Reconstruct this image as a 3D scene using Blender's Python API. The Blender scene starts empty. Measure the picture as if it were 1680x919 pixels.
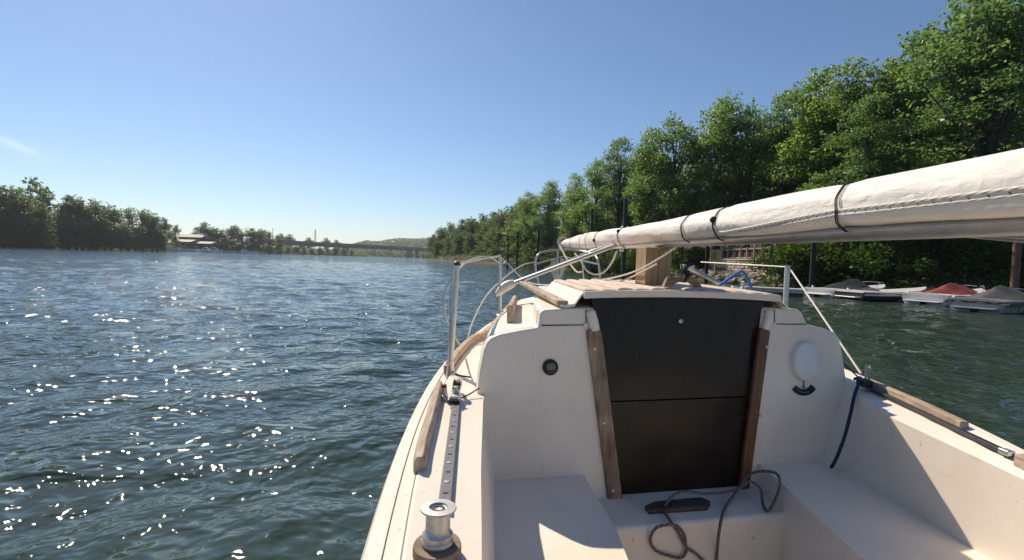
import bpy, bmesh, math, random
import numpy as np
from mathutils import Vector, Matrix

random.seed(7)
R = math.radians
scene = bpy.context.scene
col = scene.collection

# ------------------------------------------------------------------ camera
IW, IH, FPX = 1680.0, 919.0, 840.0
CAM = Vector((0, 0, 1.40))
PITCH, ROLL = -2.22, 1.92           # degrees; horizon falls to the right
cam_data = bpy.data.cameras.new('camera')
cam_data.sensor_width = 36.0
cam_data.lens = 36.0 * FPX / IW
cam_data.clip_start = 0.02
cam_data.clip_end = 20000
cam = bpy.data.objects.new('camera', cam_data)
col.objects.link(cam)
cam_rot = Matrix.Rotation(R(90 + PITCH), 3, 'X') @ Matrix.Rotation(R(ROLL), 3, 'Z')
cam.matrix_world = Matrix.Translation(CAM) @ cam_rot.to_4x4()
scene.camera = cam

# ------------------------------------------------------------------ sky, sun, exposure
SUN_AZ, SUN_EL = -34.5, 42.0        # degrees right of +Y, above the horizon
world = bpy.data.worlds.new('World')
scene.world = world
world.use_nodes = True
wn, wl = world.node_tree.nodes, world.node_tree.links
wn.clear()
sky = wn.new('ShaderNodeTexSky')
sky.sky_type = 'NISHITA'
sky.sun_disc = False
sky.sun_elevation = R(SUN_EL)
sky.sun_rotation = R(SUN_AZ)
sky.altitude = 0
sky.air_density = 1.0
sky.dust_density = 0.25
sky.ozone_density = 5.5
bg = wn.new('ShaderNodeBackground')
bg.inputs['Strength'].default_value = 0.065
wo = wn.new('ShaderNodeOutputWorld')
# a thin wisp of high cloud low in the left of the sky
wtc = wn.new('ShaderNodeTexCoord')
def wdot(vec):
    d = wn.new('ShaderNodeVectorMath'); d.operation = 'DOT_PRODUCT'; d.inputs[1].default_value = vec
    wl.new(wtc.outputs['Generated'], d.inputs[0]); return d.outputs['Value']
def wmath(op, a, b=None, c=None):
    m_ = wn.new('ShaderNodeMath'); m_.operation = op
    for i_, x_ in enumerate((a, b, c)):
        if x_ is None: continue
        if isinstance(x_, (int, float)): m_.inputs[i_].default_value = x_
        else: wl.new(x_, m_.inputs[i_])
    return m_.outputs[0]
cd = (cam_rot @ Vector(((22 - IW / 2) / FPX, -(237 - IH / 2) / FPX, -1.0))).normalized()
cx_ = cd.cross(Vector((0, 0, 1))).normalized(); cy_ = cx_.cross(cd)
cxr = (cx_ * math.cos(R(-20)) + cy_ * math.sin(R(-20))); cyr = cxr.cross(cd)
qu = wmath('MULTIPLY', wdot(tuple(cxr)), 1 / .030); qv = wmath('MULTIPLY', wdot(tuple(cyr)), 1 / .0055)
qq = wmath('ADD', wmath('MULTIPLY', qu, qu), wmath('MULTIPLY', qv, qv))
ql = wmath('MULTIPLY', wmath('POWER', 2.718, wmath('MULTIPLY', qq, -1.0)), wmath('GREATER_THAN', wdot(tuple(cd)), 0.0))
wno = wn.new('ShaderNodeTexNoise'); wno.inputs['Scale'].default_value = 60; wno.inputs['Detail'].default_value = 5
wl.new(wtc.outputs['Generated'], wno.inputs['Vector'])
cf = wmath('MULTIPLY', ql, wmath('MULTIPLY', wno.outputs['Fac'], 0.55))
wmx = wn.new('ShaderNodeMix'); wmx.data_type = 'RGBA'; wmx.inputs[7].default_value = (11, 11.5, 12, 1)
wl.new(cf, wmx.inputs[0]); wl.new(sky.outputs[0], wmx.inputs[6])
wl.new(wmx.outputs[2], bg.inputs[0])
wl.new(bg.outputs[0], wo.inputs[0])

sun_data = bpy.data.lights.new('sun', 'SUN')
sun_data.energy = 3.5
sun_data.angle = R(0.53)
sun_data.color = (1.0, 0.87, 0.70)
sun = bpy.data.objects.new('sun', sun_data)
sd = Vector((math.sin(R(SUN_AZ)) * math.cos(R(SUN_EL)), math.cos(R(SUN_AZ)) * math.cos(R(SUN_EL)), math.sin(R(SUN_EL))))
sun.rotation_euler = (-sd).to_track_quat('-Z', 'Y').to_euler()
sun.location = sd * 50
col.objects.link(sun)

scene.view_settings.view_transform = 'Standard'
scene.view_settings.look = 'None'
scene.view_settings.exposure = 0.70
scene.view_settings.gamma = 1.0
scene.render.engine = 'CYCLES'
scene.cycles.use_denoising = True
scene.cycles.denoiser = 'OPENIMAGEDENOISE'
scene.cycles.denoising_input_passes = 'RGB_ALBEDO_NORMAL'
scene.cycles.denoising_prefilter = 'ACCURATE'
scene.cycles.use_adaptive_sampling = False
scene.cycles.max_bounces = 8
scene.cycles.transparent_max_bounces = 6
scene.cycles.caustics_reflective = False
scene.cycles.caustics_refractive = False
scene.cycles.sample_clamp_indirect = 4.0

# ------------------------------------------------------------------ pixel helpers
def ray(px, py):
    v = Vector(((px - IW / 2) / FPX, -(py - IH / 2) / FPX, -1.0))
    return cam_rot @ v
def at_y(px, py, y):
    d = ray(px, py); t = y / d.y
    return CAM + d * t
def at_z(px, py, z):
    d = ray(px, py); t = (z - CAM.z) / d.z
    return CAM + d * t
def on_plane(px, py, p0, n):
    d = ray(px, py); t = (p0 - CAM).dot(n) / d.dot(n)
    return CAM + d * t

# ------------------------------------------------------------------ materials
def nodes_of(name):
    m = bpy.data.materials.new(name)
    m.use_nodes = True
    nt = m.node_tree
    return m, nt.nodes, nt.links, nt.nodes['Principled BSDF']
def coords(n, l, scale=(1, 1, 1), space='Object'):
    tc = n.new('ShaderNodeTexCoord'); mp = n.new('ShaderNodeMapping')
    mp.inputs['Scale'].default_value = scale
    l.new(tc.outputs[space], mp.inputs['Vector'])
    return mp.outputs['Vector']
def noise(n, l, vec, scale, detail=4, rough=0.55, dist=0.0):
    t = n.new('ShaderNodeTexNoise')
    t.inputs['Scale'].default_value = scale; t.inputs['Detail'].default_value = detail
    t.inputs['Roughness'].default_value = rough; t.inputs['Distortion'].default_value = dist
    if vec is not None: l.new(vec, t.inputs['Vector'])
    return t.outputs['Fac']
def ramp(n, l, fac, stops):
    r = n.new('ShaderNodeValToRGB'); e = r.color_ramp.elements
    while len(e) < len(stops): e.new(0.5)
    for el, (p, c) in zip(e, stops):
        el.position = p; el.color = (*c, 1) if len(c) == 3 else c
    l.new(fac, r.inputs['Fac'])
    return r.outputs['Color']
def bump(n, l, h, strength, dist, bs):
    b = n.new('ShaderNodeBump')
    b.inputs['Strength'].default_value = strength; b.inputs['Distance'].default_value = dist
    l.new(h, b.inputs['Height']); l.new(b.outputs['Normal'], bs.inputs['Normal'])
    return b
def simple(name, c, rough=0.5, metal=0.0, var=0.12, scale=12.0, bstr=0.0, space='Object'):
    m, n, l, b = nodes_of(name)
    v = coords(n, l, space=space)
    f = noise(n, l, v, scale, 5)
    lo = tuple(x * (1 - var) for x in c); hi = tuple(min(1, x * (1 + var)) for x in c)
    l.new(ramp(n, l, f, [(0.3, lo), (0.7, hi)]), b.inputs['Base Color'])
    b.inputs['Roughness'].default_value = rough; b.inputs['Metallic'].default_value = metal
    if bstr: bump(n, l, noise(n, l, v, scale * 4, 4), bstr, 0.01, b)
    return m
def wood(name, dark, light, axis, rough=0.75, scale=60):
    m, n, l, b = nodes_of(name)
    s = [1, 1, 1]; s['xyz'.index(axis)] = 0.06
    v = coords(n, l, tuple(s))
    f = noise(n, l, v, scale, 6, 0.65, 0.6)
    v2 = coords(n, l, (1, 1, 1))
    f2 = noise(n, l, v2, 9, 3)
    mx = n.new('ShaderNodeMath'); mx.operation = 'MULTIPLY_ADD'
    mx.inputs[1].default_value = 0.6; l.new(f, mx.inputs[0])
    m2 = n.new('ShaderNodeMath'); m2.operation = 'MULTIPLY'; m2.inputs[1].default_value = 0.4
    l.new(f2, m2.inputs[0]); l.new(m2.outputs[0], mx.inputs[2])
    l.new(ramp(n, l, mx.outputs[0], [(0.33, dark), (0.5, tuple((a + c) / 2 for a, c in zip(dark, light))), (0.66, light)]), b.inputs['Base Color'])
    b.inputs['Roughness'].default_value = rough
    bump(n, l, f, 0.5, 0.004, b)
    return m
def gelcoat():
    m, n, l, b = nodes_of('gelcoat')
    v = coords(n, l)
    f = noise(n, l, v, 2.2, 6, 0.6)
    c = ramp(n, l, f, [(0.25, (0.74, 0.645, 0.54)), (0.55, (0.855, 0.77, 0.66)), (0.8, (0.875, 0.80, 0.695))])
    # dirt specks and short scuffs
    sp = noise(n, l, v, 55, 2, 0.5)
    spk = ramp(n, l, sp, [(0.70, (0, 0, 0)), (0.76, (1, 1, 1))])
    st = noise(n, l, coords(n, l, (1, 0.12, 1)), 30, 5, 0.7, 1.2)
    stk = ramp(n, l, st, [(0.60, (0, 0, 0)), (0.78, (1, 1, 1))])
    mx = n.new('ShaderNodeMix'); mx.data_type = 'RGBA'; mx.inputs[7].default_value = (0.33, 0.28, 0.22, 1)
    l.new(c, mx.inputs[6])
    add = n.new('ShaderNodeMath'); add.operation = 'MULTIPLY'; add.inputs[1].default_value = 0.55
    l.new(spk, add.inputs[0])
    ad2 = n.new('ShaderNodeMath'); ad2.operation = 'MULTIPLY_ADD'; ad2.inputs[1].default_value = 0.26
    l.new(stk, ad2.inputs[0]); l.new(add.outputs[0], ad2.inputs[2])
    l.new(ad2.outputs[0], mx.inputs[0])
    l.new(mx.outputs[2], b.inputs['Base Color'])
    b.inputs['Roughness'].default_value = 0.46
    b.inputs['Specular IOR Level'].default_value = 0.24
    bump(n, l, noise(n, l, v, 160, 3), 0.05, 0.004, b)
    return m
def leaf_mat(name, dark, mid, light, trans, spec=0.5):
    m, n, l, b = nodes_of(name)
    geo = n.new('ShaderNodeNewGeometry'); oi = n.new('ShaderNodeObjectInfo')
    v = coords(n, l)
    f = noise(n, l, v, 0.35, 3)
    a1 = n.new('ShaderNodeMath'); a1.operation = 'MULTIPLY_ADD'; a1.inputs[1].default_value = 0.45
    l.new(geo.outputs['Random Per Island'], a1.inputs[0])
    a2 = n.new('ShaderNodeMath'); a2.operation = 'MULTIPLY_ADD'; a2.inputs[1].default_value = 0.22
    l.new(oi.outputs['Random'], a2.inputs[0])
    a3 = n.new('ShaderNodeMath'); a3.operation = 'MULTIPLY'; a3.inputs[1].default_value = 0.5
    l.new(f, a3.inputs[0]); l.new(a3.outputs[0], a2.inputs[2]); l.new(a2.outputs[0], a1.inputs[2])
    c = ramp(n, l, a1.outputs[0], [(0.2, dark), (0.55, mid), (0.95, light)])
    l.new(c, b.inputs['Base Color'])
    b.inputs['Roughness'].default_value = 0.42
    b.inputs['Specular IOR Level'].default_value = spec
    tr = n.new('ShaderNodeBsdfTranslucent')
    hs = n.new('ShaderNodeHueSaturation'); hs.inputs['Hue'].default_value = 0.495
    hs.inputs['Saturation'].default_value = 1.15; hs.inputs['Value'].default_value = 2.2
    l.new(c, hs.inputs['Color']); l.new(hs.outputs[0], tr.inputs['Color'])
    mix = n.new('ShaderNodeMixShader'); mix.inputs[0].default_value = trans
    l.new(b.outputs[0], mix.inputs[1]); l.new(tr.outputs[0], mix.inputs[2])
    l.new(mix.outputs[0], n['Material Output'].inputs['Surface'])
    return m
def water_mat():
    m, n, l, b = nodes_of('river_water')
    b.inputs['Base Color'].default_value = (0.032, 0.054, 0.042, 1)
    b.inputs['Roughness'].default_value = 0.03
    b.inputs['IOR'].default_value = 1.33
    v = coords(n, l, (1.0, 1.1, 1))
    f1 = noise(n, l, v, 0.55, 4, 0.6, 0.3)
    f2 = noise(n, l, v, 2.6, 2, 0.5, 0.4)
    f3 = noise(n, l, v, 9.0, 1, 0.5, 0.3)
    b1 = n.new('ShaderNodeBump'); b1.inputs['Distance'].default_value = 0.23; b1.inputs['Strength'].default_value = 1.0
    l.new(f1, b1.inputs['Height'])
    b2 = n.new('ShaderNodeBump'); b2.inputs['Distance'].default_value = 0.058; b2.inputs['Strength'].default_value = 1.0
    l.new(f2, b2.inputs['Height']); l.new(b1.outputs[0], b2.inputs['Normal'])
    b3 = n.new('ShaderNodeBump'); b3.inputs['Distance'].default_value = 0.0200; b3.inputs['Strength'].default_value = 1.0
    l.new(f3, b3.inputs['Height']); l.new(b2.outputs[0], b3.inputs['Normal'])
    l.new(b3.outputs[0], b.inputs['Normal'])
    return m
def rope_mat(name, c1, c2, period=0.03):
    m, n, l, b = nodes_of(name)
    v = coords(n, l, space='UV')
    w = n.new('ShaderNodeTexWave'); w.inputs['Scale'].default_value = 1.0; w.wave_type = 'BANDS'
    w.bands_direction = 'DIAGONAL'; w.inputs['Distortion'].default_value = 1.5
    l.new(v, w.inputs['Vector'])
    l.new(ramp(n, l, w.outputs['Fac'], [(0.35, c1), (0.6, c2)]), b.inputs['Base Color'])
    b.inputs['Roughness'].default_value = 0.85
    bump(n, l, w.outputs['Fac'], 0.4, 0.002, b)
    return m
def stone_mat(name, cs, scale):
    m, n, l, b = nodes_of(name)
    v = coords(n, l)
    geo = n.new('ShaderNodeNewGeometry'); oi = n.new('ShaderNodeObjectInfo')
    f = noise(n, l, v, scale, 5)
    a = n.new('ShaderNodeMath'); a.operation = 'MULTIPLY_ADD'; a.inputs[1].default_value = 0.4
    l.new(geo.outputs['Random Per Island'], a.inputs[0])
    a2 = n.new('ShaderNodeMath'); a2.operation = 'MULTIPLY_ADD'; a2.inputs[1].default_value = 0.3
    l.new(oi.outputs['Random'], a2.inputs[0])
    a3 = n.new('ShaderNodeMath'); a3.operation = 'MULTIPLY'; a3.inputs[1].default_value = 0.6
    l.new(f, a3.inputs[0]); l.new(a3.outputs[0], a2.inputs[2]); l.new(a2.outputs[0], a.inputs[2])
    l.new(ramp(n, l, a.outputs[0], [(0.25, cs[0]), (0.6, cs[1]), (1.0, cs[2])]), b.inputs['Base Color'])
    b.inputs['Roughness'].default_value = 0.9
    bump(n, l, f, 0.5, 0.05, b)
    return m

def sail_mat():
    m, n, l, b = nodes_of('white_sailcloth')
    v = coords(n, l)
    c = ramp(n, l, noise(n, l, v, 5, 6, 0.65), [(0.3, (0.72, 0.675, 0.61)), (0.6, (0.80, 0.765, 0.715)), (0.85, (0.82, 0.79, 0.74))])
    st = ramp(n, l, noise(n, l, coords(n, l, (1, 0.25, 1)), 26, 5, 0.7, 1.0), [(0.64, (0, 0, 0)), (0.80, (1, 1, 1))])
    mx = n.new('ShaderNodeMix'); mx.data_type = 'RGBA'; mx.inputs[7].default_value = (0.30, 0.26, 0.22, 1)
    k = n.new('ShaderNodeMath'); k.operation = 'MULTIPLY'; k.inputs[1].default_value = 0.4
    l.new(st, k.inputs[0]); l.new(k.outputs[0], mx.inputs[0]); l.new(c, mx.inputs[6]); l.new(mx.outputs[2], b.inputs['Base Color'])
    b.inputs['Roughness'].default_value = 0.7
    w1 = noise(n, l, coords(n, l, (1, 0.16, 1)), 16, 3, 0.5, 0.8); w2 = noise(n, l, coords(n, l, (1, 0.5, 1)), 60, 3, 0.5, 0.5)
    b1 = n.new('ShaderNodeBump'); b1.inputs['Distance'].default_value = 0.006; l.new(w1, b1.inputs['Height'])
    b2 = n.new('ShaderNodeBump'); b2.inputs['Distance'].default_value = 0.003; l.new(w2, b2.inputs['Height']); l.new(b1.outputs[0], b2.inputs['Normal'])
    l.new(b2.outputs[0], b.inputs['Normal'])
    return m
M = {}
M['gel'] = gelcoat()
M['teak_y'] = wood('weathered_teak_lengthways', (0.21, 0.145, 0.10), (0.62, 0.49, 0.37), 'y')
M['slat'] = wood('sunbleached_slat_wood', (0.44, 0.33, 0.25), (0.80, 0.66, 0.54), 'y')
M['teak_grey'] = wood('grey_teak_upright', (0.10, 0.062, 0.038), (0.48, 0.355, 0.245), 'z', 0.8, 42)
M['teak_red'] = wood('varnished_teak_upright', (0.075, 0.03, 0.012), (0.23, 0.105, 0.04), 'z', 0.5)
M['pine'] = wood('pine_timber', (0.25, 0.16, 0.08), (0.50, 0.35, 0.19), 'z')
M['dark_wood'] = wood('dark_grey_wood', (0.03, 0.024, 0.02), (0.13, 0.10, 0.08), 'x')
M['handle_wood'] = wood('hatch_handle_wood', (0.09, 0.06, 0.04), (0.34, 0.24, 0.165), 'x')
M['steel'] = simple('stainless_steel', (0.58, 0.56, 0.53), 0.32, 0.65, 0.1, 40)
M['alu'] = simple('mast_aluminium', (0.50, 0.49, 0.47), 0.42, 0.85, 0.12, 30)
M['winch'] = simple('brushed_winch_metal', (0.50, 0.485, 0.455), 0.45, 0.7, 0.08, 50, 0.05)
M['track'] = simple('grey_track_metal', (0.13, 0.13, 0.135), 0.55, 0.0, 0.2, 60)
M['dark_track'] = simple('dark_track_metal', (0.055, 0.055, 0.06), 0.45, 0.5, 0.25, 60)
M['black'] = simple('black_plastic', (0.006, 0.006, 0.007), 0.6, 0, 0.2, 40)
M['screen'] = simple('grey_screen', (0.10, 0.125, 0.13), 0.25, 0, 0.1, 60)
M['white_plastic'] = simple('white_plastic', (0.70, 0.70, 0.70), 0.42, 0, 0.04, 10)
M['cream_plastic'] = simple('cream_plastic', (0.78, 0.73, 0.62), 0.5, 0, 0.05, 20)
M['green_liquid'] = simple('green_scale', (0.02, 0.22, 0.09), 0.3, 0, 0.2, 60)
M['cloth'] = sail_mat()
M['cord'] = simple('black_cord', (0.018, 0.016, 0.016), 0.8, 0, 0.3, 80)
M['rope_white'] = rope_mat('white_rope', (0.50, 0.47, 0.42), (0.72, 0.69, 0.63))
M['rope_grey'] = rope_mat('grey_flecked_rope', (0.06, 0.05, 0.045), (0.24, 0.205, 0.175))
M['rope_blue'] = rope_mat('navy_rope', (0.006, 0.016, 0.06), (0.014, 0.04, 0.13))
M['blue'] = simple('blue_plastic', (0.03, 0.19, 0.48), 0.4, 0, 0.15, 20)
M['navy'] = simple('navy_vinyl', (0.02, 0.035, 0.09), 0.3, 0, 0.1, 20)
def board_mat():
    m, n, l, b = nodes_of('smoked_acrylic')
    v = coords(n, l)
    f = noise(n, l, v, 3.0, 5, 0.6)
    l.new(ramp(n, l, f, [(0.3, (0.011, 0.008, 0.006)), (0.7, (0.032, 0.022, 0.015))]), b.inputs['Base Color'])
    l.new(ramp(n, l, noise(n, l, v, 7, 6, 0.7), [(0.3, (0.17,) * 3), (0.7, (0.30,) * 3)]), b.inputs['Roughness'])
    b.inputs['Specular IOR Level'].default_value = 0.22
    return m
M['board'] = board_mat()
M['bark'] = simple('tree_bark', (0.075, 0.058, 0.045), 0.95, 0, 0.4, 3, 0.6)
M['leaf'] = leaf_mat('summer_leaf', (0.064, 0.108, 0.030), (0.104, 0.166, 0.050), (0.170, 0.245, 0.080), 0.55)
M['leaf_dark'] = leaf_mat('deep_green_leaf', (0.050, 0.088, 0.030), (0.082, 0.138, 0.048), (0.135, 0.205, 0.072), 0.55, 0.4)
M['leaf_warm'] = leaf_mat('yellow_green_leaf', (0.076, 0.115, 0.030), (0.118, 0.175, 0.046), (0.185, 0.25, 0.075), 0.55, 0.4)
M['leaf_far'] = leaf_mat('far_leaf', (0.055, 0.082, 0.030), (0.090, 0.125, 0.046), (0.135, 0.175, 0.066), 0.48, 0.08)
M['leaf_bush'] = leaf_mat('shade_toned_bank_leaf', (0.022, 0.045, 0.011), (0.046, 0.080, 0.018), (0.095, 0.145, 0.032), 0.40, 0.08)  # leaf colour darkened to carry the shade of the trees overhanging the bank
M['earth'] = simple('bank_earth', (0.050, 0.042, 0.028), 0.95, 0, 0.45, 0.6, 0.5)
M['hill'] = simple('wooded_hill', (0.045, 0.075, 0.022), 0.95, 0, 0.45, 0.03, 0.5)
M['water'] = water_mat()
M['concrete'] = simple('bridge_concrete', (0.11, 0.11, 0.11), 0.9, 0, 0.15, 0.2)
M['girder'] = simple('bridge_girder', (0.035, 0.042, 0.045), 0.7, 0, 0.15, 0.2)
M['stone'] = stone_mat('wall_stone', [(0.28, 0.225, 0.16), (0.44, 0.375, 0.28), (0.55, 0.47, 0.36)], 3.0)
M['rock'] = stone_mat('rip_rap_rock', [(0.09, 0.072, 0.055), (0.21, 0.175, 0.135), (0.34, 0.29, 0.23)], 2.0)
M['rail_wood'] = simple('pale_rail_wood', (0.30, 0.25, 0.195), 0.85, 0, 0.25, 4)
M['red_dark'] = simple('dark_red_board', (0.075, 0.025, 0.02), 0.8, 0, 0.2, 4)
M['pile_green'] = simple('dark_green_piling', (0.013, 0.032, 0.022), 0.6, 0, 0.3, 3)
M['pile_dark'] = simple('dark_piling_timber', (0.020, 0.017, 0.014), 0.9, 0, 0.3, 3)
M['pile_rust'] = simple('rusty_brown_piling', (0.16, 0.085, 0.06), 0.8, 0, 0.25, 2)
M['yellow'] = simple('faded_yellow_board', (0.52, 0.38, 0.17), 0.6, 0, 0.08, 6)
M['brown'] = simple('brown_paint', (0.10, 0.055, 0.025), 0.7, 0, 0.1, 6)
M['hull_white'] = simple('white_boat_hull', (0.72, 0.70, 0.67), 0.3, 0, 0.06, 1.5)
M['hull_grey'] = simple('grey_boat_hull', (0.30, 0.29, 0.29), 0.35, 0, 0.1, 1.5)
M['hull_dark'] = simple('dark_boat_band', (0.025, 0.025, 0.028), 0.35, 0, 0.2, 1.5)
M['cover_red'] = simple('red_canvas', (0.20, 0.026, 0.024), 0.85, 0, 0.2, 3, 0.4)
M['cover_grey'] = simple('grey_canvas', (0.075, 0.072, 0.068), 0.85, 0, 0.2, 3, 0.4)
M['cover_black'] = simple('charcoal_canvas', (0.022, 0.022, 0.024), 0.8, 0, 0.25, 3, 0.4)
M['dock'] = wood('dock_plank', (0.15, 0.115, 0.08), (0.36, 0.29, 0.21), 'x', 0.9, 8)
M['dock_white'] = simple('white_dock_edge', (0.45, 0.43, 0.40), 0.6, 0, 0.1, 2)
M['roof'] = simple('pale_roof', (0.22, 0.20, 0.185), 0.7, 0, 0.1, 0.3)
M['wall_brown'] = simple('brown_siding', (0.11, 0.085, 0.07), 0.9, 0, 0.2, 0.3)
M['glass_dark'] = simple('dark_window', (0.02, 0.022, 0.025), 0.15, 0, 0.1, 1)

# ------------------------------------------------------------------ mesh helpers
class MB:
    def __init__(s): s.v = []; s.f = []; s.uv = []
    def add(s, vs, fs, uvs=None):
        o = len(s.v)
        s.v += [tuple(p) for p in vs]
        s.f += [tuple(i + o for i in f) for f in fs]
        s.uv += list(uvs) if uvs else [(0, 0)] * len(vs)
    def box(s, c, size, rot=None):
        hx, hy, hz = (a / 2 for a in size); c = Vector(c)
        vs = []
        for z in (-hz, hz):
            for x, y in ((-hx, -hy), (hx, -hy), (hx, hy), (-hx, hy)):
                p = Vector((x, y, z)); vs.append(c + (rot @ p if rot else p))
        s.add(vs, [(3, 2, 1, 0), (4, 5, 6, 7), (0, 1, 5, 4), (1, 2, 6, 5), (2, 3, 7, 6), (3, 0, 4, 7)])
    def bar(s, a, b, w, h, up=(0, 0, 1)):
        a, b = Vector(a), Vector(b); d = (b - a)
        L = d.length; d.normalize(); u = Vector(up); x = d.cross(u).normalized(); z = x.cross(d)
        s.box((a + b) / 2, (w, L, h), Matrix((x, d, z)).transposed())
    def tube(s, pts, r, n=8, cap=True):
        pts = [Vector(p) for p in pts]
        rr = r if isinstance(r, (list, tuple)) else [r] * len(pts)
        rings = []; prev = None; dist = 0; uvs = []
        for i, p in enumerate(pts):
            t = (pts[min(i + 1, len(pts) - 1)] - pts[max(i - 1, 0)]).normalized()
            if prev is None:
                a = Vector((0, 0, 1)) if abs(t.z) < 0.9 else Vector((1, 0, 0))
                x = t.cross(a).normalized()
            else:
                x = (prev - t * prev.dot(t)).normalized()
            prev = x; y = t.cross(x)
            if i: dist += (p - pts[i - 1]).length
            for k in range(n):
                an = 2 * math.pi * k / n
                rings.append(p + (x * math.cos(an) + y * math.sin(an)) * rr[i]); uvs.append((dist * 30, k / n * 2))
        fs = []
        for i in range(len(pts) - 1):
            for k in range(n):
                a, b = i * n + k, i * n + (k + 1) % n
                fs.append((a, b, b + n, a + n))
        if cap:
            fs.append(tuple(range(n - 1, -1, -1))); fs.append(tuple(range((len(pts) - 1) * n, len(pts) * n)))
        s.add(rings, fs, uvs)
    def loft(s, rings, closed=True, cap=True):
        n = len(rings[0]); vs = [p for r in rings for p in r]; fs = []
        for i in range(len(rings) - 1):
            for k in range(n if closed else n - 1):
                a, b = i * n + k, i * n + (k + 1) % n
                fs.append((a, b, b + n, a + n))
        if cap:
            fs.append(tuple(range(n - 1, -1, -1))); fs.append(tuple(range((len(rings) - 1) * n, len(rings) * n)))
        s.add(vs, fs)
    def lathe(s, c, prof, n=28, axis=None):
        c = Vector(c); q = Vector((0, 0, 1)).rotation_difference(Vector(axis or (0, 0, 1)))
        rings = [[c + q @ Vector((r * math.cos(2 * math.pi * k / n), r * math.sin(2 * math.pi * k / n), z)) for k in range(n)] for r, z in prof]
        s.loft(rings)
    def prism(s, outline, depth):
        """outline: world points in order; depth: vector to the far face"""
        n = len(outline); d = Vector(depth)
        vs = [Vector(p) for p in outline] + [Vector(p) + d for p in outline]
        fs = [tuple(range(n)), tuple(range(2 * n - 1, n - 1, -1))] + [(i, i + n, (i + 1) % n + n, (i + 1) % n) for i in range(n)]
        s.add(vs, fs)
    def mesh(s, name, mat, origin=(0, 0, 0), smooth=True):
        o = Vector(origin)
        me = bpy.data.meshes.new(name)
        me.from_pydata([tuple(Vector(p) - o) for p in s.v], [], s.f)
        uvl = me.uv_layers.new(name='UVMap')
        li = np.zeros(len(me.loops), dtype=np.int32); me.loops.foreach_get('vertex_index', li)
        uvl.data.foreach_set('uv', np.array(s.uv, dtype=np.float32)[li].ravel())
        bm = bmesh.new(); bm.from_mesh(me); bmesh.ops.recalc_face_normals(bm, faces=bm.faces); bm.to_mesh(me); bm.free()
        me.materials.append(mat)
        if smooth: me.polygons.foreach_set('use_smooth', [True] * len(me.polygons))
        return me

WORLD = {}
def build(name, mb, mat, parent=None, bevel=0.0, seg=2, smooth=True, angle=30):
    c = Vector([(min(p[i] for p in mb.v) + max(p[i] for p in mb.v)) / 2 for i in range(3)])
    ob = bpy.data.objects.new(name, mb.mesh(name, mat, c, smooth))
    col.objects.link(ob)
    WORLD[ob.name] = c.copy()
    if parent: ob.parent = parent; ob.location = c - WORLD[parent.name]
    else: ob.location = c
    if bevel:
        md = ob.modifiers.new('round', 'BEVEL'); md.width = bevel; md.segments = seg
        md.limit_method = 'ANGLE'; md.angle_limit = R(angle); md.harden_normals = True
    elif smooth:
        ob.data.set_sharp_from_angle(angle=R(40))
    return ob
def tag(o, label, cat=None, group=None, kind=None):
    if label: o['label'] = label
    if cat: o['category'] = cat
    if group: o['group'] = group
    if kind: o['kind'] = kind
    return o
def thing(name, loc, label, cat, group=None):
    e = bpy.data.objects.new(name, None); e.location = loc; e.empty_display_size = 0.2
    col.objects.link(e); WORLD[e.name] = Vector(loc)
    return tag(e, label, cat, group)
def copy_tree(o, parent=None):
    c = o.copy(); col.objects.link(c); c.parent = parent
    for ch in o.children: copy_tree(ch, c)
    return c
def raw_mesh(name, v, f, mat, smooth=False):
    """fast path: v (n,3) array, f (m,4) or (m,3) array"""
    me = bpy.data.meshes.new(name); k = f.shape[1]
    me.vertices.add(len(v)); me.vertices.foreach_set('co', np.asarray(v, dtype=np.float32).ravel())
    me.loops.add(f.size); me.loops.foreach_set('vertex_index', f.astype(np.int32).ravel())
    me.polygons.add(len(f)); me.polygons.foreach_set('loop_start', np.arange(0, f.size, k, dtype=np.int32))
    me.polygons.foreach_set('use_smooth', np.full(len(f), smooth))
    me.update(calc_edges=True); me.materials.append(mat)
    return me
def curve_pts(pts, n=8):
    """Catmull-Rom through points"""
    P = [Vector(p) for p in pts]; P = [P[0] * 2 - P[1]] + P + [P[-1] * 2 - P[-2]]
    out = []
    for i in range(1, len(P) - 2):
        for k in range(n):
            t = k / n; a, b, c, d = P[i - 1], P[i], P[i + 1], P[i + 2]
            out.append(0.5 * ((2 * b) + (c - a) * t + (2 * a - 5 * b + 4 * c - d) * t * t + (3 * b - a - 3 * c + d) * t ** 3))
    out.append(P[-2]); return out
def lerp_y(poly, y):
    """poly: list of Vectors sorted by y; linear interpolation (and extrapolation at the ends)"""
    for i in range(len(poly) - 1):
        if y <= poly[i + 1].y or i == len(poly) - 2:
            a, b = poly[i], poly[i + 1]
            return a.lerp(b, (y - a.y) / (b.y - a.y)) if poly[0].y <= y <= poly[-1].y else (poly[0] if y < poly[0].y else poly[-1]).copy()

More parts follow.
